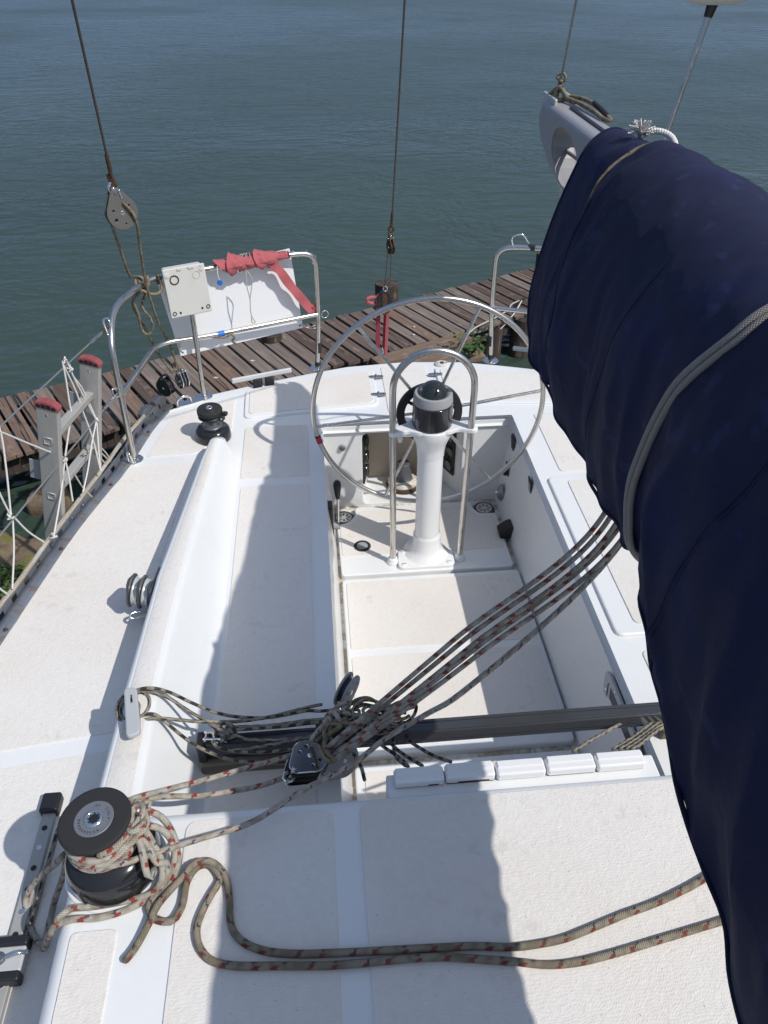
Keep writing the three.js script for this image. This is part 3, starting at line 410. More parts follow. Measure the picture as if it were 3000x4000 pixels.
// engine throttle on the cockpit side
{
  const t = thing('throttle_lever', 'black throttle lever with ball grip on the cockpit side wall', 'lever');
  part(t, 'mounting_plate', box(-0.437, -0.415, 0.06, 0.25, -2.8, -2.73, 0.006), M.black);
  part(t, 'hub', rod([-0.435, 0.12, -2.775], [-0.385, 0.12, -2.775], 0.018, 20), M.greyPlastic);
  part(t, 'shaft', rod([-0.392, 0.12, -2.775], [-0.39, 0.27, -2.8], 0.006), M.chrome);
  part(t, 'grip', place(lathe([[0, 0], [0.008, 0.001], [0.012, 0.02], [0.0165, 0.05], [0.018, 0.07], [0.016, 0.085], [0.009, 0.093], [0, 0.094]], 20), [-0.39, 0.255, -2.797], [-0.16, 0, 0]), M.black);
}
// drains
function drain(pos, label) {
  const t = thing('deck_drain', label, 'drain', 'cockpit drains');
  const sh = new THREE.Shape(); sh.absarc(0, 0, 0.038, 0, Math.PI * 2);
  for (let k = 0; k < 8; k++) { const a = k * Math.PI / 4; const h = new THREE.Path(); const c = Math.cos(a), s = Math.sin(a); const q = (r, w) => [r * c - w * s, r * s + w * c]; [[0.009, 0], [0.015, 0.0022], [0.025, 0.0048], [0.03, 0.0035], [0.0315, 0], [0.03, -0.0035], [0.025, -0.0048], [0.015, -0.0022]].forEach((e, i) => { const p = q(...e); i ? h.lineTo(...p) : h.moveTo(...p); }); h.closePath(); sh.holes.push(h); }
  const g = new THREE.ExtrudeGeometry(sh, { depth: 0.002, bevelEnabled: true, bevelSize: 0.0008, bevelThickness: 0.0008, bevelSegments: 1, curveSegments: 28 }); g.rotateX(-Math.PI / 2);
  part(t, 'grate', place(g, [pos[0], pos[1] + 0.008, pos[2]]), M.chrome);
  part(t, 'collar', place(lathe([[0.038, 0.001], [0.041, 0.01], [0.052, 0.007], [0.055, 0.001]], 36), pos), M.chock);
  part(t, 'sump', place(cyl(0.037, 0.037, 0.002, 28), [pos[0], pos[1] + 0.003, pos[2]]), M.black);
}
drain([-0.362, 0, -2.972], 'round slotted drain in the dirty sole corner by the throttle lever');
drain([0.335, 0, -2.985], 'round slotted drain in the sole corner under the chrome lamp');
{
  const t = thing('deck_filler_cap', 'round black cap let into the sole left of the pedestal', 'cap');
  part(t, 'rim', place(lathe([[0, 0.003], [0.026, 0.003], [0.027, 0.0055], [0.036, 0.0055], [0.039, 0.003], [0.04, 0]], 36), [-0.288, 0.0325, -2.72]), M.blackMatt);
  part(t, 'lid', place(lathe([[0, 0.0062], [0.024, 0.0052], [0.0255, 0.003]], 30), [-0.288, 0.0325, -2.72]), M.greyPlastic);
}
// rudder head and instruments in the niche
{
  const t = thing('rudder_head', 'grey rudder stock on stacked round plates inside the stern niche', 'rudder stock');
  const p = [-0.045, 0.012, -3.21];
  part(t, 'base_disc', place(lathe([[0, 0], [0.085, 0], [0.088, 0.012], [0.08, 0.02], [0.078, 0.022], [0, 0.022]], 40), p), M.rust);
  part(t, 'flange_disc', place(lathe([[0, 0.022], [0.078, 0.022], [0.08, 0.03], [0.074, 0.042], [0.052, 0.05], [0, 0.05]], 40), p), M.grime);
  part(t, 'stock', place(lathe([[0.05, 0.048], [0.045, 0.056], [0.042, 0.06], [0.042, 0.09], [0.034, 0.094], [0.034, 0.135], [0.03, 0.14], [0, 0.14]], 32), p), M.chock);
}
function dialPanel(label, pos, yaw, w, h, dials) {
  const t = thing('instrument_panel', label, 'instruments', 'instruments inside the stern niche');
  t.position.set(...pos); t.rotation.y = yaw;
  part(t, 'plate', place(new RoundedBoxGeometry(w, h, 0.012, 2, 0.004), [0, 0, 0.006]), M.black);
  for (const [x, y, r] of dials) { const d = part(t, 'dial', place(lathe([[0, 0.003], [r * 0.78, 0.003], [r * 0.82, 0.009], [r * 0.95, 0.009], [r, 0]], 30), [x, y, 0.012], [Math.PI / 2, 0, 0]), M.blackGloss); part(d, 'dial_face', place(cyl(r * 0.76, r * 0.76, 0.001, 24), [x, y, 0.0162], [Math.PI / 2, 0, 0]), M.dialFace); }
}
dialPanel('stack of black dials on the left side of the stern niche', [-0.247, 0.235, -3.165], Math.atan2(0.222, 0.05) , 0.12, 0.26, [[0, 0.078, 0.038], [0, -0.002, 0.038], [0, -0.082, 0.038]]);
dialPanel('black panel with four dials on the right side of the stern niche', [0.178, 0.23, -3.2], -Math.atan2(0.222, 0.099), 0.13, 0.25, [[-0.026, 0.01, 0.042], [0.04, 0.005, 0.03], [0.03, -0.08, 0.034], [0.03, 0.085, 0.03]]);
{
  const t = thing('niche_switch', 'small black rocker switch above the dials in the niche', 'switch');
  part(t, 'plate', place(new RoundedBoxGeometry(0.035, 0.045, 0.01, 2, 0.003), [0.205, 0.395, -3.14], [0, -1.15, 0]), M.black); part(t, 'rocker', place(new RoundedBoxGeometry(0.018, 0.026, 0.008, 2, 0.003), [0.199, 0.395, -3.138], [0, -1.15, 0]), M.blackGloss);
}
{
  const t = thing('wall_button', 'round rubber button on the white stern bulkhead beside the niche', 'button');
  const p = [-0.354, 0.356, -3.06];
  part(t, 'bezel', place(lathe([[0, 0], [0.018, 0], [0.018, 0.008], [0.014, 0.012], [0, 0.012]], 24), [p[0], p[1], -3.07], [Math.PI / 2, 0, 0]), M.greyPlastic);
  part(t, 'cap', place(lathe([[0.013, 0.01], [0.012, 0.017], [0.006, 0.02], [0, 0.02]], 24), [p[0], p[1], -3.07], [Math.PI / 2, 0, 0]), M.chock);
}
// fittings on the right-hand cockpit wall; its face leans: x = .402 + .12 * y
const wallX = (y) => 0.402 + 0.12 * (y + 0.03);
const wallTilt = Math.atan(0.12);
function onWall(g, y, z) { return place(g, [wallX(y), y, z], [0, 0, Math.PI / 2 + wallTilt]); }
{
  let t = thing('speaker_grille', 'oval black grille high on the shaded cockpit wall near the stern', 'grille');
  const e1 = lathe([[0, 0.004], [0.028, 0.004], [0.033, 0.008], [0.042, 0.006], [0.044, 0]], 32); e1.scale(1.25, 1, 0.72);
  part(t, 'bezel', onWall(e1, 0.375, -3.0), M.black);
  for (let k = -3; k <= 3; k++) part(t, 'rib', onWall(box(-0.034, 0.034, 0.003, 0.009, k * 0.006 - 0.001, k * 0.006 + 0.001, 0), 0.375, -3.0), M.blackGloss);
  t = thing('power_socket', 'oval black socket with round cap low on the shaded cockpit wall', 'socket');
  const e2 = lathe([[0, 0.004], [0.036, 0.004], [0.042, 0.003], [0.044, 0]], 32); e2.scale(1.35, 1, 0.72);
  part(t, 'plate', onWall(e2, 0.225, -2.985), M.black);
  part(t, 'cap', onWall(lathe([[0, 0.022], [0.012, 0.022], [0.018, 0.02], [0.02, 0.003]], 24), 0.225, -2.985), M.blackMatt);
  t = thing('switch_plate', 'small rectangular black plate with grey centre on the cockpit wall', 'switch');
  part(t, 'plate', onWall(box(-0.042, 0.042, 0, 0.006, -0.026, 0.026, 0.003), 0.37, -2.66), M.black);
  part(t, 'window', onWall(box(-0.022, 0.022, 0.005, 0.0085, -0.014, 0.014, 0.002), 0.37, -2.66), M.greyPlastic);
  t = thing('courtesy_lamp', 'rusty chrome teardrop lamp low on the cockpit wall above a drain', 'lamp');
  const e3 = lathe([[0, 0.03], [0.014, 0.029], [0.024, 0.022], [0.032, 0.008], [0.035, 0]], 28); e3.scale(1.5, 1, 0.85);
  part(t, 'shell', onWall(e3, 0.105, -2.975), M.alu);
  part(t, 'lens', onWall(place(new THREE.SphereGeometry(0.012, 16, 10), [0.01, 0.026, 0]), 0.105, -2.975), M.chrome);
  t = thing('foot_chock', 'black rubber wedge at the foot of the cockpit wall beside the drain', 'wedge');
  const wg = new THREE.ExtrudeGeometry(toShape(roundPoly([[0, 0], [0.055, 0.004], [0.06, 0.028], [0.015, 0.062], [0, 0.062]], 0.006)), { depth: 0.06, bevelEnabled: true, bevelSize: 0.003, bevelThickness: 0.003, bevelSegments: 2 });
  part(t, 'wedge', place(wg, [0.415, 0.03, -2.72], [0, Math.PI, 0]), M.black);
  part(t, 'slot', box(0.354, 0.362, 0.042, 0.06, -2.77, -2.73, 0.002), M.blackGloss);
}
{
  // opening portlight in the forward part of the wall
  const t = thing('portlight', 'framed opening window low in the cockpit side wall under the traveller', 'window');
  const W = 0.32, H = 0.19, o = roundPoly([[-H / 2, -W / 2], [H / 2, -W / 2], [H / 2, W / 2], [-H / 2, W / 2]], 0.06), i = roundPoly([[-H / 2 + 0.03, -W / 2 + 0.03], [H / 2 - 0.03, -W / 2 + 0.03], [H / 2 - 0.03, W / 2 - 0.03], [-H / 2 + 0.03, W / 2 - 0.03]], 0.04), j = roundPoly([[-H / 2 + 0.044, -W / 2 + 0.05], [H / 2 - 0.044, -W / 2 + 0.05], [H / 2 - 0.044, W / 2 - 0.05], [-H / 2 + 0.044, W / 2 - 0.05]], 0.02);
  const Y0 = 0.345, Z0 = -1.43;
  part(t, 'outer_frame', onWall(slab(o, -0.002, 0.008, 0.002, [i]), Y0, Z0), M.aluPlain);
  const rim = part(t, 'opening_frame', onWall(slab(roundPoly([[-H / 2 + 0.034, -W / 2 + 0.034], [H / 2 - 0.034, -W / 2 + 0.034], [H / 2 - 0.034, W / 2 - 0.034], [-H / 2 + 0.034, W / 2 - 0.034]], 0.035), -0.001, 0.005, 0.001, [j]), Y0, Z0), M.aluPlain);
  part(t, 'dark_edging', onWall(slab(i, -0.001, 0.0025, 0.0005), Y0, Z0), M.black);
  part(t, 'pane', onWall(slab(j, 0.001, 0.004, 0.0005), Y0, Z0), M.smoked);
  for (const [a, b] of [[-0.08, 0], [0.08, 0.05], [0.08, -0.06], [-0.08, 0.09], [0, 0.136], [0, -0.136], [-0.08, -0.09]]) part(t, 'screw', onWall(place(lathe([[0, 0.0025], [0.004, 0.002], [0.0055, 0]], 12), [a, 0.0085, b]), Y0, Z0), M.chrome);
}
{
  const t = thing('ring_pull', 'square steel ring pull set flush in the sole hatch', 'ring pull');
  part(t, 'plate', slab(roundPoly(rect(-0.037, 0.037, -1.705, -1.65), 0.006).map((p) => [p[0] + 0.01, p[1]]), 0.028, 0.0325, 0.001), M.chrome);
  part(t, 'ring', place(new THREE.TorusGeometry(0.017, 0.0028, 8, 28), [0.01, 0.0345, -1.68], [Math.PI / 2, 0, 0]), M.chrome);
  part(t, 'cup', place(cyl(0.015, 0.015, 0.001, 24), [0.01, 0.033, -1.68]), M.smoked);
}
// clutch covers along the aft edge of the coachroof
for (let k = 0; k < 5; k++) {
  const x = -0.253 + 0.1225 * k; const nth = ['first', 'second', 'third', 'fourth', 'fifth'][k];
  const t = thing('clutch_cover', `white rope clutch cover, ${nth} in the row from the wheel-side winch${k === 1 ? ', rust stained' : ''}`, 'rope clutch', 'rope clutch covers along the coachroof edge');
  t.userData.label = ['white rope clutch cover at the left end of the row, half in shade', 'white rope clutch cover with a brown stain, second from the left', 'white rope clutch cover in the middle of the row of five', 'white rope clutch cover second from the right end of the row', 'white rope clutch cover at the right end, next to the fanned ropes'][k];
  const dz = [0.001, -0.001, 0.0015, 0, 0.001][k];
  part(t, 'cover', box(x - 0.0595, x + 0.0595, 0.715, 0.741, -1.073 + dz, -1.033 + dz, 0.007, 3), M.gelPlain);
  part(t, 'lever', box(x - 0.055, x + 0.055, 0.739, 0.7435, -1.071 + dz, -1.052 + dz, 0.002), M.gelPlain);
  part(t, 'dark_edging', box(x - 0.056, x + 0.056, 0.7125, 0.7165, -1.07, -1.036, 0), M.black);  // thin dark line along the bottom of the cover
  if (k < 2) part(t, 'stain', metreUV(box(x - (k ? 0.03 : -0.02), x + 0.045, 0.7195, 0.7245, -1.05, -1.0324 + dz, 0.0005)), M.rust);
}

// ---------------------------------------------------------------- winches
function ringText(words, fg, bg, seed) {
  const cv = document.createElement('canvas'); cv.width = cv.height = 512; const x = cv.getContext('2d');
  x.fillStyle = bg; x.fillRect(0, 0, 512, 512);
  const q = rng(seed); for (let i = 0; i < 1500; i++) { const a = q() * 6.283, r = 80 + q() * 170; x.fillStyle = q() < 0.5 ? 'rgba(60,62,66,0.25)' : 'rgba(190,190,188,0.2)'; x.fillRect(256 + r * Math.cos(a), 256 + r * Math.sin(a), 1 + q() * 7, 1 + q() * 4); }
  x.fillStyle = fg; x.font = 'bold 44px sans-serif'; x.textAlign = 'center'; x.textBaseline = 'middle';
  for (const [str, a0, step] of words) for (let i = 0; i < str.length; i++) { const a = a0 + (i - (str.length - 1) / 2) * step; x.save(); x.translate(256 + 178 * Math.cos(a), 256 + 178 * Math.sin(a)); x.rotate(a + (step < 0 ? -Math.PI / 2 : Math.PI / 2)); x.fillText(str[i], 0, 0); x.restore(); }
  const t = new THREE.CanvasTexture(cv); t.colorSpace = THREE.SRGBColorSpace; return t;
}
function discUV(g, r) { const p = g.attributes.position, u = g.attributes.uv; for (let i = 0; i < p.count; i++) u.setXY(i, 0.5 + p.getX(i) / (2 * r), 0.5 - p.getZ(i) / (2 * r)); return g; }
{
  const p = [-0.926, ROOF, -0.894];
  const t = thing('primary_winch', 'large dark grey winch wrapped in rope on the coachroof corner', 'winch', 'deck winches');
  t.position.set(...p); t.scale.set(1, 0.785, 1); t.rotation.z = 0.055;
  part(t, 'base_skirt', lathe([[0, 0], [0.094, 0], [0.098, 0.004], [0.0985, 0.02], [0.097, 0.05], [0.094, 0.07], [0.088, 0.086], [0.076, 0.098], [0.066, 0.104], [0.06, 0.11], [0, 0.11]], 64), M.winch);
  part(t, 'pad', lathe([[0, -0.004], [0.108, -0.004], [0.108, 0.004], [0.104, 0.008], [0, 0.008]], 56), M.gelPlain);
  part(t, 'drum', lathe([[0.06, 0.1], [0.056, 0.115], [0.055, 0.16], [0.058, 0.185], [0.066, 0.205], [0.07, 0.21]], 48), M.winchGrey);
  part(t, 'top_flange', lathe([[0.06, 0.202], [0.069, 0.209], [0.0725, 0.214], [0.073, 0.22], [0.0715, 0.2245], [0.067, 0.2265], [0.0405, 0.2265], [0.0395, 0.2255], [0, 0.2255]], 64), M.blackMatt);
  const cap = part(t, 'centre_plate', discUV(lathe([[0, 0.2275], [0.02, 0.2275], [0.0205, 0.2265], [0.037, 0.2265], [0.038, 0.2278], [0.0395, 0.2262]].reverse(), 56), 0.0425), std({ map: ringText([['BARBAROSSA', Math.PI * 0.68, -0.225], ['ITALY', -0.35, 0.21], ['.60', -1.6, 0.21]], '#2f3238', '#85878b', 5), metalness: 0.5, roughness: 0.5 }));
  part(cap, 'socket_ring', lathe([[0.0125, 0.2265], [0.0125, 0.231], [0.0145, 0.2325], [0.0185, 0.2315], [0.0205, 0.2275]].reverse(), 36), M.chrome);
  const star = []; for (let i = 0; i < 16; i++) { const a = i * Math.PI / 8, r = i % 2 ? 0.0092 : 0.0125; star.push([r * Math.cos(a), r * Math.sin(a)]); }
  part(cap, 'socket', slab(star, 0.2268, 0.2285, 0), M.black);
}
{
  const t = thing('secondary_winch', 'smaller black winch at the aft end of the coaming', 'winch', 'deck winches');
  t.position.set(-0.925, DECK, -2.975);
  part(t, 'base_skirt', lathe([[0, 0], [0.074, 0], [0.078, 0.004], [0.0785, 0.02], [0.0765, 0.026], [0.077, 0.03], [0.074, 0.046], [0.062, 0.058], [0.046, 0.064], [0, 0.064]], 56), M.winch);
  part(t, 'drum', lathe([[0.046, 0.062], [0.038, 0.07], [0.0365, 0.085], [0.039, 0.1], [0.045, 0.108]], 44), M.winchGrey);
  part(t, 'lower_jaw', lathe([[0.03, 0.106], [0.05, 0.107], [0.054, 0.111], [0.05, 0.117], [0.042, 0.12]], 44), M.black);
  part(t, 'upper_jaw', lathe([[0.042, 0.119], [0.05, 0.123], [0.055, 0.128], [0.055, 0.144], [0.052, 0.15], [0.02, 0.153], [0, 0.153]], 56), M.blackMatt);
  for (let k = 0; k < 3; k++) part(t, 'cap_ridge', place(new THREE.TorusGeometry(0.022 + 0.0095 * k, 0.0016, 8, 44), [0, 0.1525 - k * 0.0008, 0], [Math.PI / 2, 0, 0]), M.black);
  part(t, 'socket_ring', lathe([[0.008, 0.152], [0.008, 0.156], [0.012, 0.157], [0.014, 0.153]].reverse(), 24), M.chrome);
  part(t, 'socket', lathe([[0, 0.1535], [0.008, 0.1535]].reverse(), 8), M.black);
  const arm = part(t, 'rope_stripper', [box(0.03, 0.068, 0.104, 0.13, -0.006, 0.02, 0.004), box(0.058, 0.078, 0.122, 0.138, -0.016, 0.004, 0.003)], M.black);
  part(arm, 'screw', place(lathe([[0, 0.003], [0.004, 0.0025], [0.0055, 0]], 12), [0.06, 0.116, 0.0205], [Math.PI / 2, 0, 0]), M.chrome);
  t.rotation.y = -0.35;
}

// ---------------------------------------------------------------- blocks (pulleys); axis along local x, head towards +y
function cheek(Rr, head, th, holes = true) {
  const o = []; for (let i = 0; i <= 26; i++) { const a = Math.PI * (-0.5 - 0.78) + (2 * Math.PI * 0.78) * (i / 26); o.push([Rr * Math.cos(a), Rr * Math.sin(a)]); }
  const pts = [[-head * 0.28, Rr * 1.42], [head * 0.28, Rr * 1.42]]; const out = [...o.slice().reverse().map((p) => [p[0], p[1]])];
  const ring = []; for (let i = 0; i <= 30; i++) { const a = Math.PI * 0.78 + (Math.PI * 1.44) * (i / 30); ring.push([Rr * Math.cos(a), Rr * Math.sin(a)]); }
  const shape = toShape([...ring, [head * 0.32, Rr * 1.36], [head * 0.18, Rr * 1.48], [-head * 0.18, Rr * 1.48], [-head * 0.32, Rr * 1.36]]);
  if (holes) for (const [a, rr, hr] of [[-0.5, 0.62, 0.13], [-2.64, 0.62, 0.13], [0.5, 0.6, 0.1], [2.64, 0.6, 0.1], [-1.57, 0.7, 0.08]]) { const h = new THREE.Path(); h.absarc(Rr * rr * Math.cos(a), Rr * rr * Math.sin(a), Rr * hr, 0, Math.PI * 2, true); shape.holes.push(h); }
  const g = new THREE.ExtrudeGeometry(shape, { depth: th, bevelEnabled: true, bevelSize: th * 0.35, bevelThickness: th * 0.35, bevelSegments: 1, curveSegments: 10 });
  g.translate(0, 0, -th / 2); g.rotateY(Math.PI / 2); return g;
}
function pulley(name, label, Rr, n, o = {}) {
  const t = thing(name, label, 'pulley block', o.group || 'pulley blocks');
  const w = o.w || Rr * 0.5, cm = o.cheekMat || M.black, sm = o.sheaveMat || M.chock;
  const span = w * n;
  for (let i = 0; i <= n; i++) part(t, 'cheek', place(cheek(Rr * (i && i < n ? 0.94 : 1), Rr, 0.0035, i === 0 || i === n), [-span / 2 + w * i, 0, 0]), i === 0 || i === n ? cm : (o.midMat || cm));
  for (let i = 0; i < n; i++) part(t, 'sheave', place(lathe([[0, -w * 0.42], [Rr * 0.9, -w * 0.42], [Rr * 0.86, -w * 0.3], [Rr * 0.72, -w * 0.1], [Rr * 0.7, 0], [Rr * 0.72, w * 0.1], [Rr * 0.86, w * 0.3], [Rr * 0.9, w * 0.42], [0, w * 0.42]], 36), [-span / 2 + w * (i + 0.5), 0, 0], [0, 0, Math.PI / 2]), sm);
  part(t, 'axle', place(lathe([[0, span / 2 + 0.005], [Rr * 0.12, span / 2 + 0.0048], [Rr * 0.16, span / 2 + 0.002], [Rr * 0.16, -span / 2 - 0.002], [Rr * 0.12, -span / 2 - 0.0048], [0, -span / 2 - 0.005]], 20), [0, 0, 0], [0, 0, Math.PI / 2]), M.chrome);
  part(t, 'head_pin', place(cyl(Rr * 0.12, Rr * 0.12, span + 0.012, 14), [0, Rr * 1.28, 0], [0, 0, Math.PI / 2]), M.chrome);
  if (o.shackle !== false) part(t, 'shackle', tube([[0, Rr * 1.2, Rr * 0.2], [0, Rr * 1.6, Rr * 0.26], [0, Rr * 1.85, 0], [0, Rr * 1.6, -Rr * 0.26], [0, Rr * 1.2, -Rr * 0.2]], Rr * 0.09, { radial: 8 }), M.chrome);
  if (o.pos) t.position.set(...o.pos); if (o.rot) t.rotation.set(...o.rot);
  return t;
}
// main-sheet: triple block lying at the traveller, single block standing, backstay blocks
pulley('sheet_block', 'triple mainsheet block with silver cheek by the coachroof edge', 0.045, 3, { pos: [-0.524, 0.66, -1.161], w: 0.019, cheekMat: M.chrome, midMat: M.blackMatt, sheaveMat: M.blackMatt, rot: [0.35, 0.75, 1.05] });
pulley('turning_block', 'grey round turning block standing up from the mainsheet tangle', 0.05, 1, { pos: [-0.409, 0.62, -1.414], w: 0.022, cheekMat: M.greyPlastic, sheaveMat: M.traveller, rot: [2.9, 0.55, 0.25], shackle: false });
pulley('cheek_block', 'grey block half hidden under the mainsheet falls', 0.045, 1, { pos: [-0.433, 0.57, -1.225], w: 0.022, cheekMat: M.greyPlastic, sheaveMat: M.traveller, rot: [1.3, 0.3, 0.9], shackle: false });
pulley('traveller_end_block', 'chrome sheave block on the left end of the traveller track', 0.026, 1, { pos: [-0.759, 0.612, -1.29], w: 0.018, cheekMat: M.chrome, sheaveMat: M.chrome, rot: [-1.2, 0.2, 1.4], shackle: false });
pulley('backstay_block', 'large riveted grey block hanging from the left backstay wire', 0.058, 1, { pos: [-1.134, 1.476, -3], w: 0.02, cheekMat: M.blockGrey, sheaveMat: M.black, rot: [0.25, -0.95, 0.22] });
pulley('wire_block', 'small rusty block under the middle backstay wire', 0.03, 1, { pos: [-0.087, 1.143, -3.5], w: 0.014, cheekMat: M.rust, sheaveMat: M.chock, rot: [0, 0.3, 0.03] });
// genoa car with two sheaves on the coaming
{
  const t = thing('genoa_car', 'twin sheave grey organiser block fixed outside the coaming', 'pulley block', 'pulley blocks');
  t.position.set(-1.045, 0.585, -1.905); t.rotation.set(0, -0.13, -0.18);
  for (let k = 0; k < 3; k++) part(t, 'cheek', place(cheek(0.055, 0.05, 0.005, false), [-0.046 + k * 0.034, 0, 0], [0.5, 0, 0]), M.traveller);
  for (let k = 0; k < 2; k++) part(t, 'sheave', place(lathe([[0, -0.013], [0.05, -0.013], [0.046, -0.006], [0.044, 0], [0.046, 0.006], [0.05, 0.013], [0, 0.013]], 40), [-0.029 + k * 0.034, 0, 0], [0, 0, Math.PI / 2]), M.sheave);
  part(t, 'mount', box(0.02, 0.034, -0.075, 0.06, -0.07, 0.055, 0.008), M.chock);
  part(t, 'becket', tube([[0.015, -0.05, 0.05], [-0.012, -0.05, 0.075], [-0.03, -0.045, 0.078], [-0.03, -0.04, 0.066], [-0.005, -0.04, 0.05]], 0.005), M.chrome);
}
// genoa track on the side deck
{
  const t = thing('genoa_track', 'drilled alloy track screwed to the side deck beside the big winch', 'track');
  part(t, 'track', box(-1.21, -1.178, DECK, DECK + 0.02, -1.19, 1.5, 0.003), M.ladder);
  part(t, 'end_stop', box(-1.218, -1.17, DECK, DECK + 0.034, -1.22, -1.165, 0.007), M.black);
  for (let k = 0; k < 13; k++) part(t, k % 3 === 1 ? 'screw' : 'hole', place(cyl(0.0068, 0.0068, 0.002, 16), [-1.194, DECK + 0.0205, -1.125 + k * 0.052]), k % 3 === 1 ? M.chrome : M.black);
  const car = thing('track_car', 'black slider with worn metal lever on the drilled track', 'track car');
  const cp = [-1.176, 0.54, -0.806];
  for (const e of [-0.037, 0.037]) part(car, 'end_block', box(-1.235, -1.153, DECK + 0.008, DECK + 0.045, cp[2] + e - 0.011, cp[2] + e + 0.011, 0.006), M.black);
  part(car, 'plate', box(-1.24, -1.155, DECK + 0.01, DECK + 0.04, cp[2] - 0.027, cp[2] + 0.027, 0.005), M.aluPlain);
  part(car, 'pin', place(lathe([[0, 0.012], [0.011, 0.012], [0.013, 0.009], [0.013, 0]], 20), [-1.205, DECK + 0.039, cp[2]]), M.winchGrey);
  part(car, 'lever', tube([[-1.19, DECK + 0.047, cp[2]], [-1.165, DECK + 0.05, cp[2] - 0.006], [-1.15, DECK + 0.04, cp[2] - 0.01]], 0.005), M.chrome);
}
// traveller
{
  const t = thing('mainsheet_traveller', 'dark traveller beam spanning the cockpit between the two seats', 'traveller');
  part(t, 'track', [box(-0.8, 0.82, 0.562, 0.6, -1.312, -1.27, 0.006), box(-0.8, 0.82, 0.54, 0.575, -1.306, -1.276, 0.003)], M.traveller);
  part(t, 'groove', [box(-0.798, 0.818, 0.5985, 0.6035, -1.309, -1.3, 0.001), box(-0.798, 0.818, 0.5985, 0.6035, -1.282, -1.273, 0.001)], M.traveller);
  part(t, 'end_cap', [box(-0.818, -0.792, 0.545, 0.612, -1.318, -1.262, 0.006)], M.black);
  part(t, 'teak_pad', metreUV(box(-0.815, -0.468, 0.5, 0.541, -1.325, -1.255, 0.005), true), M.teak);
  part(t, 'pad', metreUV(box(0.468, 0.815, 0.5, 0.541, -1.325, -1.255, 0.005), true), M.teak);
  part(t, 'car', box(-0.5, -0.3, 0.596, 0.628, -1.325, -1.255, 0.008), M.black);
}
// jam cleat on the coaming
{
  const t = thing('horn_cleat', 'flat alloy cleat with a slotted top on the coaming, ropes jammed under it', 'cleat');
  const a = V([-0.979, 0.735, -1.381]), b = V([-0.948, 0.735, -1.223]);
  const c = a.clone().add(b).multiplyScalar(0.5), L = a.distanceTo(b), ang = Math.atan2(b.x - a.x, b.z - a.z);
  t.position.set(c.x, 0.675, c.z); t.rotation.y = ang;
  const o = roundPoly([[-0.018, -L / 2], [0.015, -L / 2 + 0.004], [0.02, L / 2 - 0.004], [-0.016, L / 2]], 0.014), h = roundPoly([[-0.007, -L / 2 + 0.025], [0.007, -L / 2 + 0.025], [0.008, -L / 2 + 0.06], [-0.008, -L / 2 + 0.06]], 0.005);
  part(t, 'top_plate', slab(o, 0.05, 0.064, 0.004, [h]), M.aluPlain);
  part(t, 'stem', box(-0.012, 0.014, 0, 0.052, -0.035, 0.035, 0.006), M.chock);
  part(t, 'foot', slab(roundPoly(rect(-0.022, 0.022, -0.05, 0.05), 0.015), -0.005, 0.008, 0.002), M.aluPlain);
}

// ---------------------------------------------------------------- boom and sail cover
{
  const prof = [[-2.64, 1.866], [1.6, 1.88], [1.6, 1.72], [-2.2, 1.7], [-2.34, 1.711], [-2.5, 1.738], [-2.62, 1.785], [-2.668, 1.835]];
  const hole = []; for (let i = 0; i < 22; i++) { const a = -i / 22 * Math.PI * 2; hole.push([-2.35 + 0.14 * Math.cos(a) - 0.03 * Math.sin(a), 1.786 + 0.072 * Math.sin(a)]); }
  const g = new THREE.ExtrudeGeometry(toShape(prof, [hole]), { depth: 0.052, bevelEnabled: true, bevelSize: 0.021, bevelThickness: 0.024, bevelSegments: 5, curveSegments: 8 });
  // shape x -> world z, depth -> world x
  g.translate(0, 0, -0.026); g.rotateY(-Math.PI / 2); g.translate(0.355, 0, 0);
  const p = g.attributes.position; for (let i = 0; i < p.count; i++) p.setZ(i, p.getZ(i)); g.computeVertexNormals();
  const t = thing('boom', 'dull grey alloy boom with its open end sticking out of the blue cover', 'boom');
  part(t, 'spar', metreUV(g, true), M.boom);
  part(t, 'sail_slot', box(0.348, 0.36, 1.8865, 1.893, -2.5, -1.9, 0.001), M.black);
  part(t, 'end_plate', [box(0.318, 0.328, 1.84, 1.902, -2.7, -2.56, 0.004), box(0.38, 0.39, 1.84, 1.902, -2.7, -2.56, 0.004)], M.aluPlain);
  part(t, 'sheave', place(lathe([[0, -0.012], [0.04, -0.012], [0.034, 0], [0.04, 0.012], [0, 0.012]], 28), [0.355, 1.858, -2.63], [0, 0, Math.PI / 2]), M.black);
  part(t, 'inner_line', tube([[0.36, 1.76, -2.6], [0.355, 1.775, -2.4], [0.35, 1.78, -2.1], [0.35, 1.79, -1.7]], 0.006), M.ropeGrey);
}
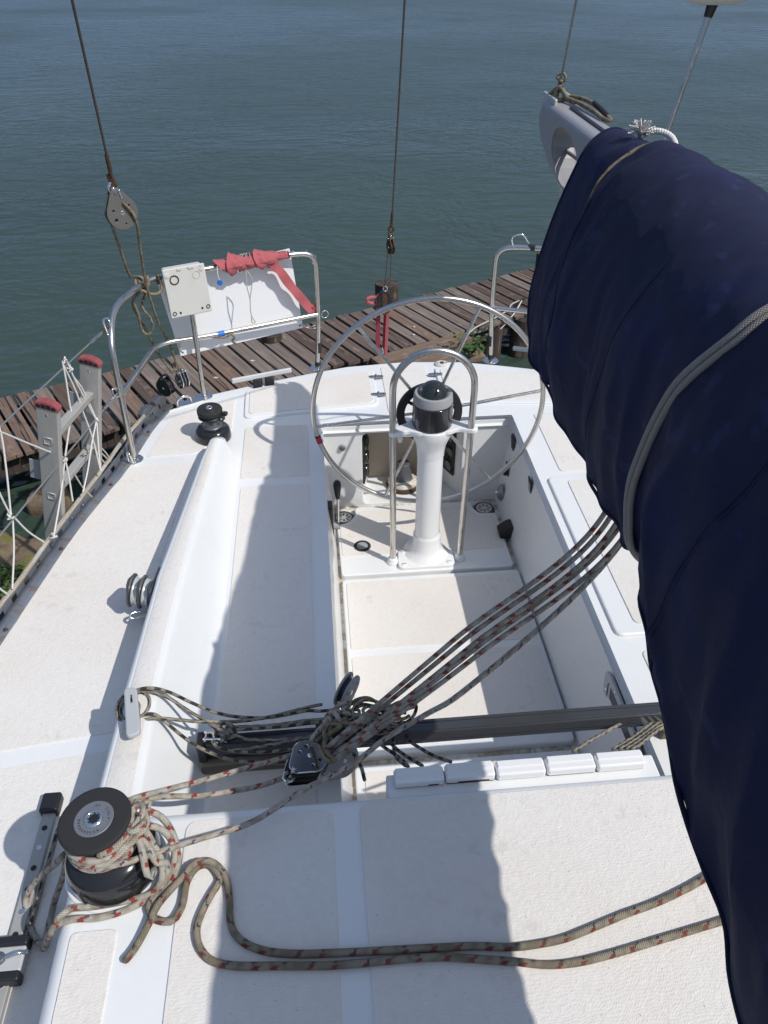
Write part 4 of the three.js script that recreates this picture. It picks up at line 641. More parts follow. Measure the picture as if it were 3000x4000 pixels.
const coverStations = [
  // z, then left hem ... ridge ... right hem as x, y
  [-2.13, 0.195, 1.5, 0.225, 1.66, 0.265, 1.79, 0.305, 1.878, 0.36, 1.908, 0.415, 1.88, 0.45, 1.74, 0.48, 1.55],
  [-2.06, 0.175, 1.425, 0.205, 1.62, 0.255, 1.77, 0.3, 1.876, 0.36, 1.912, 0.425, 1.88, 0.47, 1.73, 0.5, 1.52],
  [-1.93, 0.16, 1.372, 0.185, 1.56, 0.235, 1.74, 0.292, 1.868, 0.36, 1.912, 0.435, 1.875, 0.485, 1.72, 0.515, 1.49],
  [-1.85, 0.158, 1.366, 0.172, 1.53, 0.21, 1.71, 0.275, 1.868, 0.36, 1.925, 0.45, 1.885, 0.51, 1.72, 0.525, 1.48],
  [-1.68, 0.158, 1.41, 0.155, 1.55, 0.185, 1.72, 0.26, 1.875, 0.365, 1.93, 0.475, 1.885, 0.54, 1.74, 0.52, 1.56],
  [-1.45, 0.148, 1.41, 0.14, 1.55, 0.162, 1.73, 0.25, 1.885, 0.37, 1.932, 0.495, 1.88, 0.54, 1.74, 0.52, 1.56],
  [-1.2, 0.124, 1.43, 0.105, 1.57, 0.13, 1.76, 0.225, 1.905, 0.365, 1.945, 0.505, 1.89, 0.54, 1.74, 0.52, 1.56],
  [-1.06, 0.12, 1.436, 0.105, 1.58, 0.125, 1.765, 0.212, 1.915, 0.365, 1.952, 0.51, 1.9, 0.54, 1.74, 0.52, 1.56],
  [-0.98, 0.118, 1.475, 0.098, 1.6, 0.12, 1.77, 0.2, 1.925, 0.365, 1.962, 0.51, 1.91, 0.54, 1.74, 0.52, 1.56],
  [-0.86, 0.062, 1.53, 0.05, 1.63, 0.085, 1.77, 0.185, 1.94, 0.36, 1.98, 0.505, 1.92, 0.54, 1.76, 0.51, 1.57],
  [-0.68, 0.04, 1.47, 0.03, 1.6, 0.068, 1.77, 0.18, 1.95, 0.36, 1.995, 0.505, 1.93, 0.54, 1.77, 0.5, 1.59],
  [-0.5, 0.042, 1.385, 0.03, 1.56, 0.063, 1.77, 0.178, 1.953, 0.36, 2.0, 0.5, 1.935, 0.53, 1.77, 0.49, 1.6],
  [-0.3, 0.05, 1.3, 0.035, 1.53, 0.062, 1.77, 0.178, 1.955, 0.355, 2.005, 0.5, 1.94, 0.53, 1.77, 0.48, 1.6],
  [0.0, 0.06, 1.28, 0.035, 1.53, 0.06, 1.78, 0.175, 1.96, 0.35, 2.01, 0.5, 1.945, 0.53, 1.77, 0.48, 1.6],
  [0.6, 0.06, 1.3, 0.03, 1.55, 0.06, 1.78, 0.175, 1.96, 0.345, 2.02, 0.5, 1.95, 0.53, 1.77, 0.48, 1.6],
  [1.4, 0.06, 1.32, 0.02, 1.58, 0.06, 1.79, 0.175, 1.97, 0.34, 2.03, 0.5, 1.96, 0.53, 1.77, 0.48, 1.6],
];
const coverGeo = loft(coverStations.map((s) => { const r = []; for (let i = 1; i < s.length; i += 2) r.push([s[i], s[i + 1], s[0]]); return r; }), 56, 220);
{
  const p = coverGeo.attributes.position, n = coverGeo.attributes.normal;
  for (let i = 0; i < p.count; i++) {
    const x = p.getX(i), y = p.getY(i), z = p.getZ(i); const left = x < 0.36 ? 1 : 0.6, low = smooth(1.93, 1.5, y);
    // hanging folds run down and slightly forward, cross wrinkles near the ties, soft bulges
    const f1 = perlin.noise((z + 0.35 * (y - 1.6)) * 9, y * 1.1, 3.1), f2 = perlin.noise((z + 0.9 * (y - 1.6)) * 4.2, y * 0.9, 8.7);
    const fold = 1 - Math.abs(f1) * 2.4; const pinch = Math.exp(-Math.pow((z + 1.9) / 0.16, 2)) * smooth(1.6, 1.9, y);
    const w = Math.sin((z * 46 + perlin.noise(x * 8, y * 7, z * 6) * 5));
    const f3 = perlin.noise((z + 1.6 * (y - 1.6)) * 3.1, (y - 0.4 * z) * 1.3, 5.5), crease = Math.pow(Math.max(0, 1 - Math.abs(f3) * 3.2), 2);
    let d = 0.024 * low * left * f2 + 0.014 * low * Math.max(0, fold) + 0.014 * crease * (0.35 + 0.65 * low) + 0.006 * pinch * w + 0.006 * perlin.noise(x * 11, y * 9, z * 13) + 0.0025 * perlin.noise(x * 30, y * 24, z * 32);
    const zEdge = -1.68 - 0.17 * smooth(1.42, 1.9, y); if (x < 0.5) d += (0.002 + 0.011 * smooth(-1.3, -1.62, z)) * smooth(zEdge - 0.012, zEdge + 0.004, z);
    d *= smooth(-2.16, -2.0, z) * 0.8 + 0.2;
    p.setXYZ(i, x + n.getX(i) * -d * -1, y + n.getY(i) * d, z + n.getZ(i) * d);
  }
  coverGeo.computeVertexNormals();
}
const cover = thing('sail_cover', 'navy blue canvas sail cover draped over the boom on the right', 'sail cover');
const coverMesh = part(cover, 'canvas', coverGeo, M.cloth);
{
  // hem welt round the after edge and along the left bottom edge
  const edge = (i) => { const s = coverStations[i]; return [s[1] - 0.002, s[2], s[0]]; };
  const p = coverGeo.attributes.position, Wd = 57, hem = []; for (let i = 0; i < p.count / Wd; i += 4) hem.push([p.getX(i * Wd), p.getY(i * Wd), p.getZ(i * Wd)]);
  part(cover, 'bottom_hem', tube(hem, 0.004, { radial: 6, caps: false }), M.cloth);
  const aft = []; for (let j = 0; j < Wd; j += 3) aft.push([p.getX(j), p.getY(j), p.getZ(j)]);
  part(cover, 'aft_hem', tube(aft, 0.0045, { radial: 6, caps: false }), M.cloth);
  // the flaked sail inside fills the cover
  const rows = coverStations.filter((s) => s[0] > -2.0).map((s) => { const r = []; const cx = 0.36, cy = 1.8; for (let k = 0; k <= 12; k++) { const a = k / 12 * Math.PI * 2; r.push([cx + (0.36 - s[7]) * 0.6 * Math.sin(a), cy + 0.06 * Math.cos(a), s[0]]); } return r; });
  part(thing('furled_sail', 'cream sail flaked on the boom, hidden under the navy cover', 'sail'), 'folds', loft(rows), M.whiteBox);
}
const caster = new THREE.Raycaster();
coverMesh.updateMatrixWorld(true);
function sideOfCover(y, z, off = 0.006) { caster.set(new THREE.Vector3(-1, y, z), new THREE.Vector3(1, 0, 0)); const h = caster.intersectObject(coverMesh); return h.length ? [h[0].point.x - off, y, z] : [0.2, y, z]; }
function topOfCover(x, z, off = 0.006) { caster.set(new THREE.Vector3(x, 3, z), new THREE.Vector3(0, -1, 0)); const h = caster.intersectObject(coverMesh); return h.length ? [x, h[0].point.y + off, z] : [x, 1.95, z]; }
{
  // panel edge and seams sewn across the canvas
  const seam = (f, r, name) => { const pts = []; for (let y = 1.46; y < 1.9; y += 0.03) pts.push(sideOfCover(y, f(y), -0.001)); part(cover, name, tube(pts, r, { radial: 6, caps: false }), M.cloth); };
  seam((y) => -1.675 - 0.17 * smooth(1.42, 1.9, y), 0.0045, 'panel_edge');
  seam((y) => -1.645 - 0.17 * smooth(1.42, 1.9, y), 0.0018, 'stitching');
  seam(() => -1.31, 0.0025, 'seam'); seam(() => -0.72, 0.0025, 'seam'); seam(() => -0.73 + 0.018, 0.0016, 'stitching');
}
{
  const side = [[1.925, -0.957], [1.88, -0.968], [1.8, -1.0], [1.73, -1.02], [1.65, -1.032], [1.58, -1.038], [1.52, -1.025], [1.47, -1.0]].map((q) => sideOfCover(q[0], q[1], 0.007));
  const top = [[0.5, -0.93], [0.43, -0.935], [0.36, -0.935], [0.28, -0.94]].map((q) => topOfCover(q[0], q[1], 0.007));
  const path = [[0.57, 1.75, -0.93], ...top, ...side, [0.13, 1.44, -0.985]];
  const t = thing('cover_tie', 'doubled grey brown cord lashed round the sail cover', 'rope', 'cords tying the sail cover');
  part(t, 'strand', tube(path, 0.0058), M.ropeGrey);
  part(t, 'strand', tube(path.map((q) => [q[0] + 0.003, q[1] - 0.003, q[2] + 0.0115]), 0.0058), M.ropeGrey);
  const t2 = thing('aft_cover_tie', 'pale cord with a frayed white end tied round the aft end of the cover', 'rope', 'cords tying the sail cover');
  const zt = -1.9, loop = [sideOfCover(1.8, zt + 0.012, 0.001), sideOfCover(1.835, zt + 0.004), sideOfCover(1.865, zt), topOfCover(0.31, zt), topOfCover(0.36, zt), topOfCover(0.41, zt - 0.005), [0.47, 1.845, zt], [0.505, 1.73, zt]];
  part(t2, 'loop', tube(loop, 0.005), M.ropeTan);
  const k = topOfCover(0.4, -2.0, 0.016); const fr = [];
  const q = rng(5); for (let i = 0; i < 90; i++) { const a = q() * 6.28, e = 0.15 + q() * 1.3, l = 0.022 + q() * 0.024; const d = [Math.cos(a) * Math.sin(e), Math.cos(e), Math.sin(a) * Math.sin(e)]; fr.push(tube([[k[0] - 0.02, k[1], k[2]], [k[0] - 0.02 + d[0] * l * 0.5, k[1] + d[1] * l * 0.55, k[2] + d[2] * l * 0.5], [k[0] - 0.02 + d[0] * l, k[1] + d[1] * l * 0.8, k[2] + d[2] * l]], 0.0017, { radial: 4, seg: 4, caps: false })); }
  part(t2, 'frayed_end', fr, M.cord).userData.kind = 'stuff';
  part(t2, 'tail', tube([[k[0] - 0.02, k[1] - 0.004, k[2]], [k[0] + 0.012, k[1] + 0.008, k[2] + 0.005], [k[0] + 0.05, k[1] - 0.004, k[2] + 0.03], topOfCover(0.47, -1.9, 0.009), [0.51, 1.83, -1.87]], 0.0075), M.cord);
}
// ---------------------------------------------------------------- standing and running rigging overhead
function wireLine(name, label, a, b, r, mat, cat = 'wire') { return single(name, label, cat, rod(a, b, r, 10), mat, 'rigging wires'); }
{
  const top = [-1.044, 2.164, -2.55], bot = [-1.137, 1.681, -2.97]; const A = V(bot), d = V(top).sub(A); const up = A.clone().addScaledVector(d, 3.4).toArray();
  const t = thing('backstay_wire', 'rusty backstay wire with a swaged fork on the left', 'wire', 'rigging wires');
  part(t, 'strand', rod(bot, up, 0.0042), M.wire);
  const e = [-1.141, 1.605, -2.99]; part(t, 'swage', rod(bot, e, 0.0075), M.rust);
  const f = [-1.143, 1.576, -2.995]; part(t, 'fork', place(new RoundedBoxGeometry(0.024, 0.05, 0.014, 2, 0.005), [f[0], f[1] + 0.012, f[2]], [0.1, 0, 0.2]), M.rust);
  part(t, 'clevis', place(lathe([[0, 0.014], [0.009, 0.012], [0.009, -0.012], [0, -0.014]], 14), [f[0], f[1] - 0.014, f[2]], [Math.PI / 2, 0, 0]), M.chrome);
  part(t, 'toggle', tube([[f[0] - 0.004, f[1] - 0.012, f[2]], [f[0] + 0.006, f[1] - 0.045, f[2] - 0.006], [f[0] + 0.022, f[1] - 0.05, f[2]], [f[0] + 0.018, f[1] - 0.022, f[2] + 0.004]], 0.0055), M.chrome);
}
{
  const top = [-0.083, 2.115, -3.1], bot = [-0.082, 1.302, -3.48]; const A = V(bot), d = V(top).sub(A);
  const t = thing('centre_backstay', 'dark backstay wire with swaged eye above the small rusty block', 'wire', 'rigging wires');
  part(t, 'strand', rod(bot, A.clone().addScaledVector(d, 3).toArray(), 0.0038), M.wire);
  const e = [-0.085, 1.231, -3.5]; part(t, 'swage', rod(bot, e, 0.0065), M.rust);
  part(t, 'eye', place(new THREE.TorusGeometry(0.011, 0.005, 8, 18), [e[0], e[1] - 0.008, e[2]]), M.rust);
  part(t, 'link', tube([[e[0] - 0.006, e[1] - 0.01, e[2]], [e[0] - 0.012, e[1] - 0.035, e[2]], [e[0], e[1] - 0.05, e[2]], [e[0] + 0.006, e[1] - 0.03, e[2]]], 0.003), M.rust);
  const lines = thing('backstay_tackle', 'pair of thin dark wires below the small rusty block', 'tackle');
  part(lines, 'fall', rod([-0.1, 1.123, -3.5], [-0.105, 0.894, -3.62], 0.0022), M.wire);
  part(lines, 'fall', rod([-0.083, 1.126, -3.5], [-0.08, 0.87, -3.62], 0.0022), M.wire);
}
{
  const top = [0.297, 2.167, -2.4], k1 = [0.35, 1.944, -2.63];
  const t = thing('topping_lift', 'topping lift knotted to the end of the boom', 'wire', 'rigging wires');
  part(t, 'wire', rod(k1, V(k1).add(V(top).sub(V(k1)).multiplyScalar(3)).toArray(), 0.0033), M.wireGrey);
  const kp = (x, y, z = 0) => [k1[0] + x, k1[1] + y, k1[2] + z];
  part(t, 'knot', [tube([kp(-0.004, -0.01), kp(0.012, 0.004, 0.01), kp(0.004, 0.018), kp(-0.012, 0.008, -0.008), kp(0, -0.004, 0.008), kp(0.014, -0.002)], 0.0042), tube([kp(-0.018, -0.05, 0.004), kp(-0.006, -0.032), kp(0, -0.016), kp(-0.008, -0.02, 0.01), kp(-0.016, -0.035, 0.008)], 0.004)], M.ropeTan);
  part(t, 'lashing', [tube([kp(0, -0.005), kp(-0.02, -0.06), kp(-0.035, -0.1, 0.01)], 0.0035), tube([kp(0.003, -0.005), kp(-0.006, -0.06), kp(-0.012, -0.11, 0.01)], 0.003), tube([[0.325, 1.9, -2.645], [0.345, 1.92, -2.63], [0.365, 1.905, -2.62], [0.35, 1.89, -2.6], [0.33, 1.905, -2.61], [0.34, 1.93, -2.6], [0.362, 1.9, -2.58]], 0.0065)], M.ropeTan);
  const c = thing('reef_line_coil', 'grey rope with a black sleeve doubled along the top of the boom end', 'rope');
  part(c, 'rope', tube([[0.36, 1.9, -2.6], [0.38, 1.9, -2.5], [0.39, 1.898, -2.4], [0.398, 1.893, -2.31], [0.408, 1.893, -2.3], [0.411, 1.897, -2.35], [0.408, 1.906, -2.44], [0.395, 1.908, -2.53], [0.38, 1.902, -2.6]], 0.0062), M.ropeTan);
  part(c, 'sleeve', tube([[0.408, 1.908, -2.46], [0.411, 1.902, -2.39], [0.411, 1.897, -2.34]], 0.0078), M.blackMatt);
  const l = thing('boom_tail_line', 'thin cord hanging from the underside of the boom end', 'cord');
  const s0 = [0.34, 1.684, -2.48]; part(l, 'cord', tube([[0.345, 1.7, -2.52], s0, [0.35, 1.634, -2.468], [0.36, 1.559, -2.522], [0.37, 1.482, -2.574], [0.375, 1.436, -2.599]], 0.0028), M.cordTan);
  part(l, 'tassel', tube([s0, [0.35, 1.659, -2.439], [0.355, 1.632, -2.405]], 0.004), M.cord);
}
{
  const a = [1.027, 1.579, -3.35], b = [1.108, 2.054, -3.35]; const A = V(a), d = V(b).sub(A); const lowT = (A.y - 0.5) / d.y; const foot = A.clone().addScaledVector(d, -lowT);
  const t = thing('antenna_pole', 'grey steel pole carrying a white disc antenna behind the boom', 'antenna');
  part(t, 'pole', rod(foot.toArray(), b, 0.0125), M.steel);
  part(t, 'collar', between(lathe([[0, -0.03], [0.016, -0.03], [0.022, 0.02], [0.03, 0.035], [0, 0.035]], 20), b, V(b).addScaledVector(d, 0.03).toArray()), M.black);
  part(t, 'disc', place(lathe([[0, 0], [0.08, 0.004], [0.13, 0.018], [0.145, 0.04], [0.13, 0.07], [0.07, 0.1], [0, 0.11]], 44), V(b).addScaledVector(d, 0.04).toArray()), M.whiteBox);
  part(t, 'foot', place(lathe([[0, 0.02], [0.018, 0.02], [0.02, 0.008], [0.04, 0.006], [0.042, 0]], 24), foot.toArray()), M.chrome);
}

// ---------------------------------------------------------------- pushpits
function flange(parent, p, mat = M.chrome) { part(parent, 'base_flange', place(lathe([[0, 0.012], [0.018, 0.012], [0.019, 0.006], [0.036, 0.004], [0.04, 0]], 28), [p[0], DECK, p[2]]), mat); }
function pushpit(s, label) {
  const t = thing('pushpit', label, 'guard rail', 'stern guard rails');
  const m = (q) => [q[0] * -s, q[1], q[2]];
  const topRail = [[-1.251, 0.505, -2.83], [-1.246, 1.02, -2.868], [-1.25, 1.1, -3.02], [-1.15, 1.105, -3.31], [-0.926, 1.1, -3.412], [-0.56, 1.1, -3.565], [-0.43, 1.09, -3.6], [-0.43, 0.8, -3.602], [-0.45, 0.505, -3.6]].map(m);
  part(t, 'top_rail', pipe(topRail, 0.0128, 0.11, 16), M.steel);
  part(t, 'middle_rail', pipe([[-1.25, 0.795, -2.85], [-1.17, 0.8, -3.32], [-0.98, 0.79, -3.385], [-0.75, 0.79, -3.475], [-0.432, 0.79, -3.6]].map(m), 0.0115, 0.1, 14), M.steel);
  part(t, 'support_post', rod(m([-1.002, 0.505, -3.35]), m([-1.0, 1.1, -3.385]), 0.0118, 16), M.steel);
  for (const p of [[-1.251, 0, -2.83], [-1.002, 0, -3.35], [-0.45, 0, -3.6]]) flange(t, m(p));
  part(t, 'lashing_eye', tube([[-1.245, 0.51, -2.79], [-1.25, 0.56, -2.775], [-1.262, 0.565, -2.79], [-1.266, 0.51, -2.8]].map(m), 0.0045), M.chrome);
  const rr = pipe([[-0.43, 0.6, -3.602], [-0.435, 0.635, -3.602]].map(m), 0.0145, 0.02); part(t, 'sleeve', rod(m([-0.441, 0.585, -3.602]), m([-0.437, 0.64, -3.602]), 0.0145, 18), M.blackMatt);
  part(t, 'lower_sleeve', rod(m([-0.449, 0.51, -3.6]), m([-0.447, 0.535, -3.6]), 0.0145, 18), M.black);
  return t;
}
const pl = pushpit(1, 'stainless stern guard rail carrying the white board on the left'); 
const pr = pushpit(-1, 'stainless stern guard rail on the right, partly behind the sail cover');
part(pr, 'tape_band', rod([0.57, 1.1, -3.562], [0.6, 1.1, -3.548], 0.0145, 16), M.black);
part(pr, 'wire_loop', tube([[0.5, 1.1, -3.58], [0.49, 1.15, -3.56], [0.53, 1.165, -3.55], [0.57, 1.12, -3.56]], 0.0035), M.chrome);
{
  const q = [-0.43, 0.79, -3.6];
  part(pl, 'quick_pin_ring', place(new THREE.TorusGeometry(0.018, 0.0022, 8, 26), [q[0] + 0.03, q[1] + 0.002, q[2] + 0.01], [0, 0.4, 0]), M.chrome);
}
// board on the rail
{
  const t = thing('name_board', 'plain white plastic board tied to the outside of the stern rail', 'board');
  const a = V([-1.128, 1.069, -3.366]), b = V([-0.548, 1.112, -3.609]), c = V([-0.511, 0.711, -3.624]), d = V([-1.085, 0.701, -3.384]);
  const u = b.clone().sub(a), n = new THREE.Vector3(u.z, 0, -u.x).normalize().multiplyScalar(0.005);
  const f = [a, b, c, d].map((v) => v.toArray()), k = [a, b, c, d].map((v) => v.clone().add(n).toArray());
  part(t, 'board', block8(f, k), M.sign);
  const tie = (p, q) => part(t, 'cable_tie', tube([p, [(p[0] + q[0]) / 2, (p[1] + q[1]) / 2 - 0.006, (p[2] + q[2]) / 2 + 0.01], q], 0.0025), M.cord);
  tie([-1.074, 0.717, -3.389], [-1.082, 0.774, -3.386]); tie([-0.527, 0.727, -3.618], [-0.422, 0.692, -3.662]); tie([-0.519, 0.731, -3.621], [-0.446, 0.708, -3.652]);
  for (const p of [[-1.074, 0.717, -3.389], [-0.527, 0.727, -3.618]]) part(t, 'tie_hole', place(cyl(0.004, 0.004, 0.003, 12), [p[0], p[1], p[2] + 0.001], [Math.PI / 2, 0.4, 0]), M.black);
}
// white box on the rail
{
  const t = thing('rail_box', 'square white plastic box with rust rings fixed to the stern rail', 'box');
  const a = V([-1.088, 1.166, -3.255]), b = V([-0.901, 1.146, -3.333]), c = V([-0.9, 0.941, -3.334]), d = V([-1.077, 0.949, -3.259]);
  const u = b.clone().sub(a).setY(0).normalize(), w = a.distanceTo(b), h = Math.abs(a.y - d.y); const ctr = a.clone().add(b).add(c).add(d).multiplyScalar(0.25);
  t.position.copy(ctr); t.rotation.set(0, Math.atan2(-u.z, u.x), 0);
  const W = 0.172, H = 0.2;
  const g = new THREE.Group(); 
  part(t, 'body', place(new RoundedBoxGeometry(W, H, 0.05, 3, 0.012), [0, 0, -0.03], [-0.12, 0, 0]), M.whiteBox);
  part(t, 'face', place(new RoundedBoxGeometry(W + 0.012, H + 0.01, 0.012, 3, 0.005), [0, 0, 0], [-0.12, 0, 0]), M.whiteBox);
  const F = (x, y, z = 0.007) => [x, y + 0.12 * z, z - 0.12 * y];
  part(t, 'rust_ring', place(new THREE.TorusGeometry(0.018, 0.0028, 6, 26), F(-0.048, 0.056), [-0.12, 0, 0]), M.rust);
  part(t, 'worn_ring', place(new THREE.TorusGeometry(0.016, 0.0012, 6, 26), F(0.05, 0.062), [-0.12, 0, 0]), M.grime);
  for (const [x, y] of [[-0.076, 0.078], [0.074, 0.085]]) part(t, 'cover_plug', place(lathe([[0, 0.003], [0.011, 0.0025], [0.012, 0]], 20), F(x, y, 0.006), [Math.PI / 2 - 0.12, 0, 0]), M.whiteBox);
  for (const [x, y] of [[-0.074, -0.085], [0.077, -0.08]]) part(t, 'corner_screw', place(new THREE.TorusGeometry(0.0075, 0.002, 6, 20), F(x, y), [-0.12, 0, 0]), M.rust);
  for (const [x, y] of [[-0.048, -0.085], [0.05, -0.082]]) part(t, 'drain_hole', place(cyl(0.0048, 0.0048, 0.002, 16), F(x, y, 0.0066), [Math.PI / 2 - 0.12, 0, 0]), M.black);
  for (const [x, w2] of [[-0.02, 0.02], [0.03, 0.026], [0.075, 0.012]]) part(t, 'tab', place(box(-w2 / 2, w2 / 2, -0.005, 0.005, -0.004, 0.004, 0.002), F(x, H / 2 - 0.004, 0.006), [-0.12, 0, 0]), M.grime);
}
// red harness wrapped round the rail
{
  const t = thing('red_harness', 'faded red webbing harness twisted round the top of the stern rail', 'webbing');
  const ribbon = (pts, w, tw) => { const c = curveOf(pts), n = 44, rows = []; for (let i = 0; i <= n; i++) { const p = c.getPoint(i / n), q = c.getTangent(i / n); const ang = tw[0] + (tw[1] - tw[0]) * i / n + 0.25 * Math.sin(i * 0.7); const a = new THREE.Vector3(0, 1, 0).cross(q).normalize(), b = q.clone().cross(a); const d = a.multiplyScalar(Math.cos(ang)).addScaledVector(b, Math.sin(ang)); rows.push([p.clone().addScaledVector(d, -w / 2).toArray(), p.toArray(), p.clone().addScaledVector(d, w / 2).toArray()]); } return loft(rows); };
  const rail = (k) => { const a = V([-0.926, 1.1, -3.412]), b = V([-0.56, 1.1, -3.565]); return a.lerp(b, k); };
  const wrapGeo = []; // three overlapping folds of webbing wound round the tube
  for (const [k0, k1, r0, r1, ph] of [[0.19, 0.34, 0.03, 0.027, 0.2], [0.31, 0.42, 0.042, 0.03, 1.4], [0.4, 0.53, 0.03, 0.026, 0.3], [0.5, 0.68, 0.028, 0.036, 2.6], [0.64, 0.8, 0.04, 0.026, 0.9], [0.76, 0.96, 0.02, 0.018, 1.9]]) {
    const rows = []; for (let i = 0; i <= 16; i++) { const k = k0 + (k1 - k0) * i / 16, row = []; for (let j = 0; j <= 18; j++) { const a = j / 18 * Math.PI * 2; const skew = 0.07 * Math.sin(a + ph); const p = rail(Math.max(-0.05, Math.min(1.02, k + skew * (i / 16 - 0.5) * 2.2))); const r = (r0 + (r1 - r0) * i / 16) * (1 + 0.32 * perlin.noise(Math.cos(a) * 1.5 + ph, Math.sin(a) * 1.5, i * 0.22) + 0.2 * Math.max(0, Math.sin(a * 2 + ph * 3))); row.push([p.x + r * 0.4 * Math.cos(a), p.y + r * Math.sin(a), p.z + r * 0.95 * Math.cos(a)]); } rows.push(row); }
    part(t, 'wound_fold', loft(rows), M.redStrap);
  }
  part(t, 'hanging_strap', ribbon([rail(0.8).toArray(), [-0.632, 1.073, -3.52], [-0.606, 1.048, -3.531], [-0.562, 0.969, -3.55], [-0.504, 0.878, -3.574], [-0.454, 0.811, -3.595], [-0.435, 0.83, -3.6]], 0.044, [1.35, 1.5]), M.redStrap);
  part(t, 'end_strap', ribbon([rail(0.95).toArray(), [-0.629, 1.104, -3.522], [-0.59, 1.114, -3.538], [-0.562, 1.112, -3.55]], 0.024, [1.2, 1.5]), M.redStrap);
  for (const q of [[0.37, 0.3], [0.42, 0.2], [0.8, 0.1]]) { const p = rail(q[0]); part(t, 'buckle_ring', place(new THREE.TorusGeometry(0.016, 0.003, 8, 22), [p.x, p.y - 0.018, p.z + 0.02], [0.3, 0.8 + q[1], 0]), M.chrome); }
  const w = rail(0.5); part(t, 'lashing', [0, 1, 2, 3].map((k) => place(new THREE.TorusGeometry(0.034, 0.0024, 6, 26), [w.x + k * 0.012 - 0.02, w.y, w.z - k * 0.005], [0, 0.8 + k * 0.3, 0.2])), M.cordTan);
  part(t, 'lashing_tail', [tube([[-0.742, 1.093, -3.4], [-0.744, 1.023, -3.399], [-0.737, 0.958, -3.402], [-0.74, 0.906, -3.401], [-0.735, 0.869, -3.402], [-0.724, 0.845, -3.407], [-0.738, 0.845, -3.401], [-0.738, 0.881, -3.401]], 0.0024), tube([[-0.737, 1.09, -3.402], [-0.719, 1.053, -3.409], [-0.727, 1.003, -3.406], [-0.737, 0.958, -3.402]], 0.0024)], M.cordTan);
  const bl = thing('blue_tag', 'round blue tag dangling on a cord from the stern rail', 'tag');
  const bp = [-0.856, 1.06, -3.352]; part(bl, 'disc', place(new THREE.CylinderGeometry(0.0125, 0.0125, 0.004, 24), bp, [Math.PI / 2, 0.3, 0]), M.blue);
  part(bl, 'cord', tube([[bp[0], bp[1] + 0.012, bp[2]], [bp[0] - 0.004, bp[1] + 0.04, bp[2]], [bp[0] - 0.003, bp[1] + 0.07, bp[2] - 0.01]], 0.002), M.cord);
  const sh = thing('shackle_chain', 'cluster of chrome shackles and swivels on the rail corner', 'shackle');
  const cs = [[-0.544, 1.096, -3.611], [-0.516, 1.088, -3.623], [-0.481, 1.09, -3.637], [-0.47, 1.074, -3.642], [-0.45, 1.064, -3.65], [-0.455, 1.044, -3.648]];
  cs.forEach((p, k) => part(sh, 'shackle', place(new THREE.TorusGeometry(0.012, 0.0035, 8, 20), [p[0] + 0.01, p[1], p[2] + 0.03], [0.4 * k, 0.9 * k, 0.3]), M.chrome));
  const zt = rail(1.25); part(sh, 'cable_tie', place(new THREE.TorusGeometry(0.0155, 0.002, 6, 22), [-0.555, 1.1, -3.562], [0, 0.3 + Math.PI / 2, 0]), M.black);
  const tape = thing('blue_tape', 'strip of blue tape and a knotted cord end on the middle rail', 'tape');
  part(tape, 'wrap', rod([-0.905, 0.789, -3.414], [-0.875, 0.789, -3.426], 0.0135, 16), M.blue);
  part(tape, 'cord_end', tube([[-0.93, 0.785, -3.4], [-0.87, 0.775, -3.41], [-0.845, 0.785, -3.42], [-0.83, 0.765, -3.42], [-0.845, 0.75, -3.425], [-0.83, 0.735, -3.425]], 0.0055), M.ropeTan);
}
// mooring cleats on the stern quarters
for (const s of [-1, 1]) {
  const t = thing('mooring_cleat', s < 0 ? 'long alloy mooring cleat on black feet by the left stern locker' : 'long alloy mooring cleat on black feet beside the sail cover hem', 'cleat', 'mooring cleats');
  const a = s < 0 ? [-0.868, 0.555, -3.39] : [0.565, 0.555, -3.62], b = s < 0 ? [-0.58, 0.555, -3.481] : [0.84, 0.555, -3.52];
  part(t, 'horn_bar', between(new RoundedBoxGeometry(0.026, V(a).distanceTo(V(b)), 0.017, 3, 0.007), a, b), M.aluPlain);
  for (const k of [0.42, 0.62]) { const p = V(a).lerp(V(b), k); part(t, 'foot', box(p.x - 0.022, p.x + 0.022, DECK - 0.01, 0.548, p.z - 0.024, p.z + 0.024, 0.008), M.black); }
}
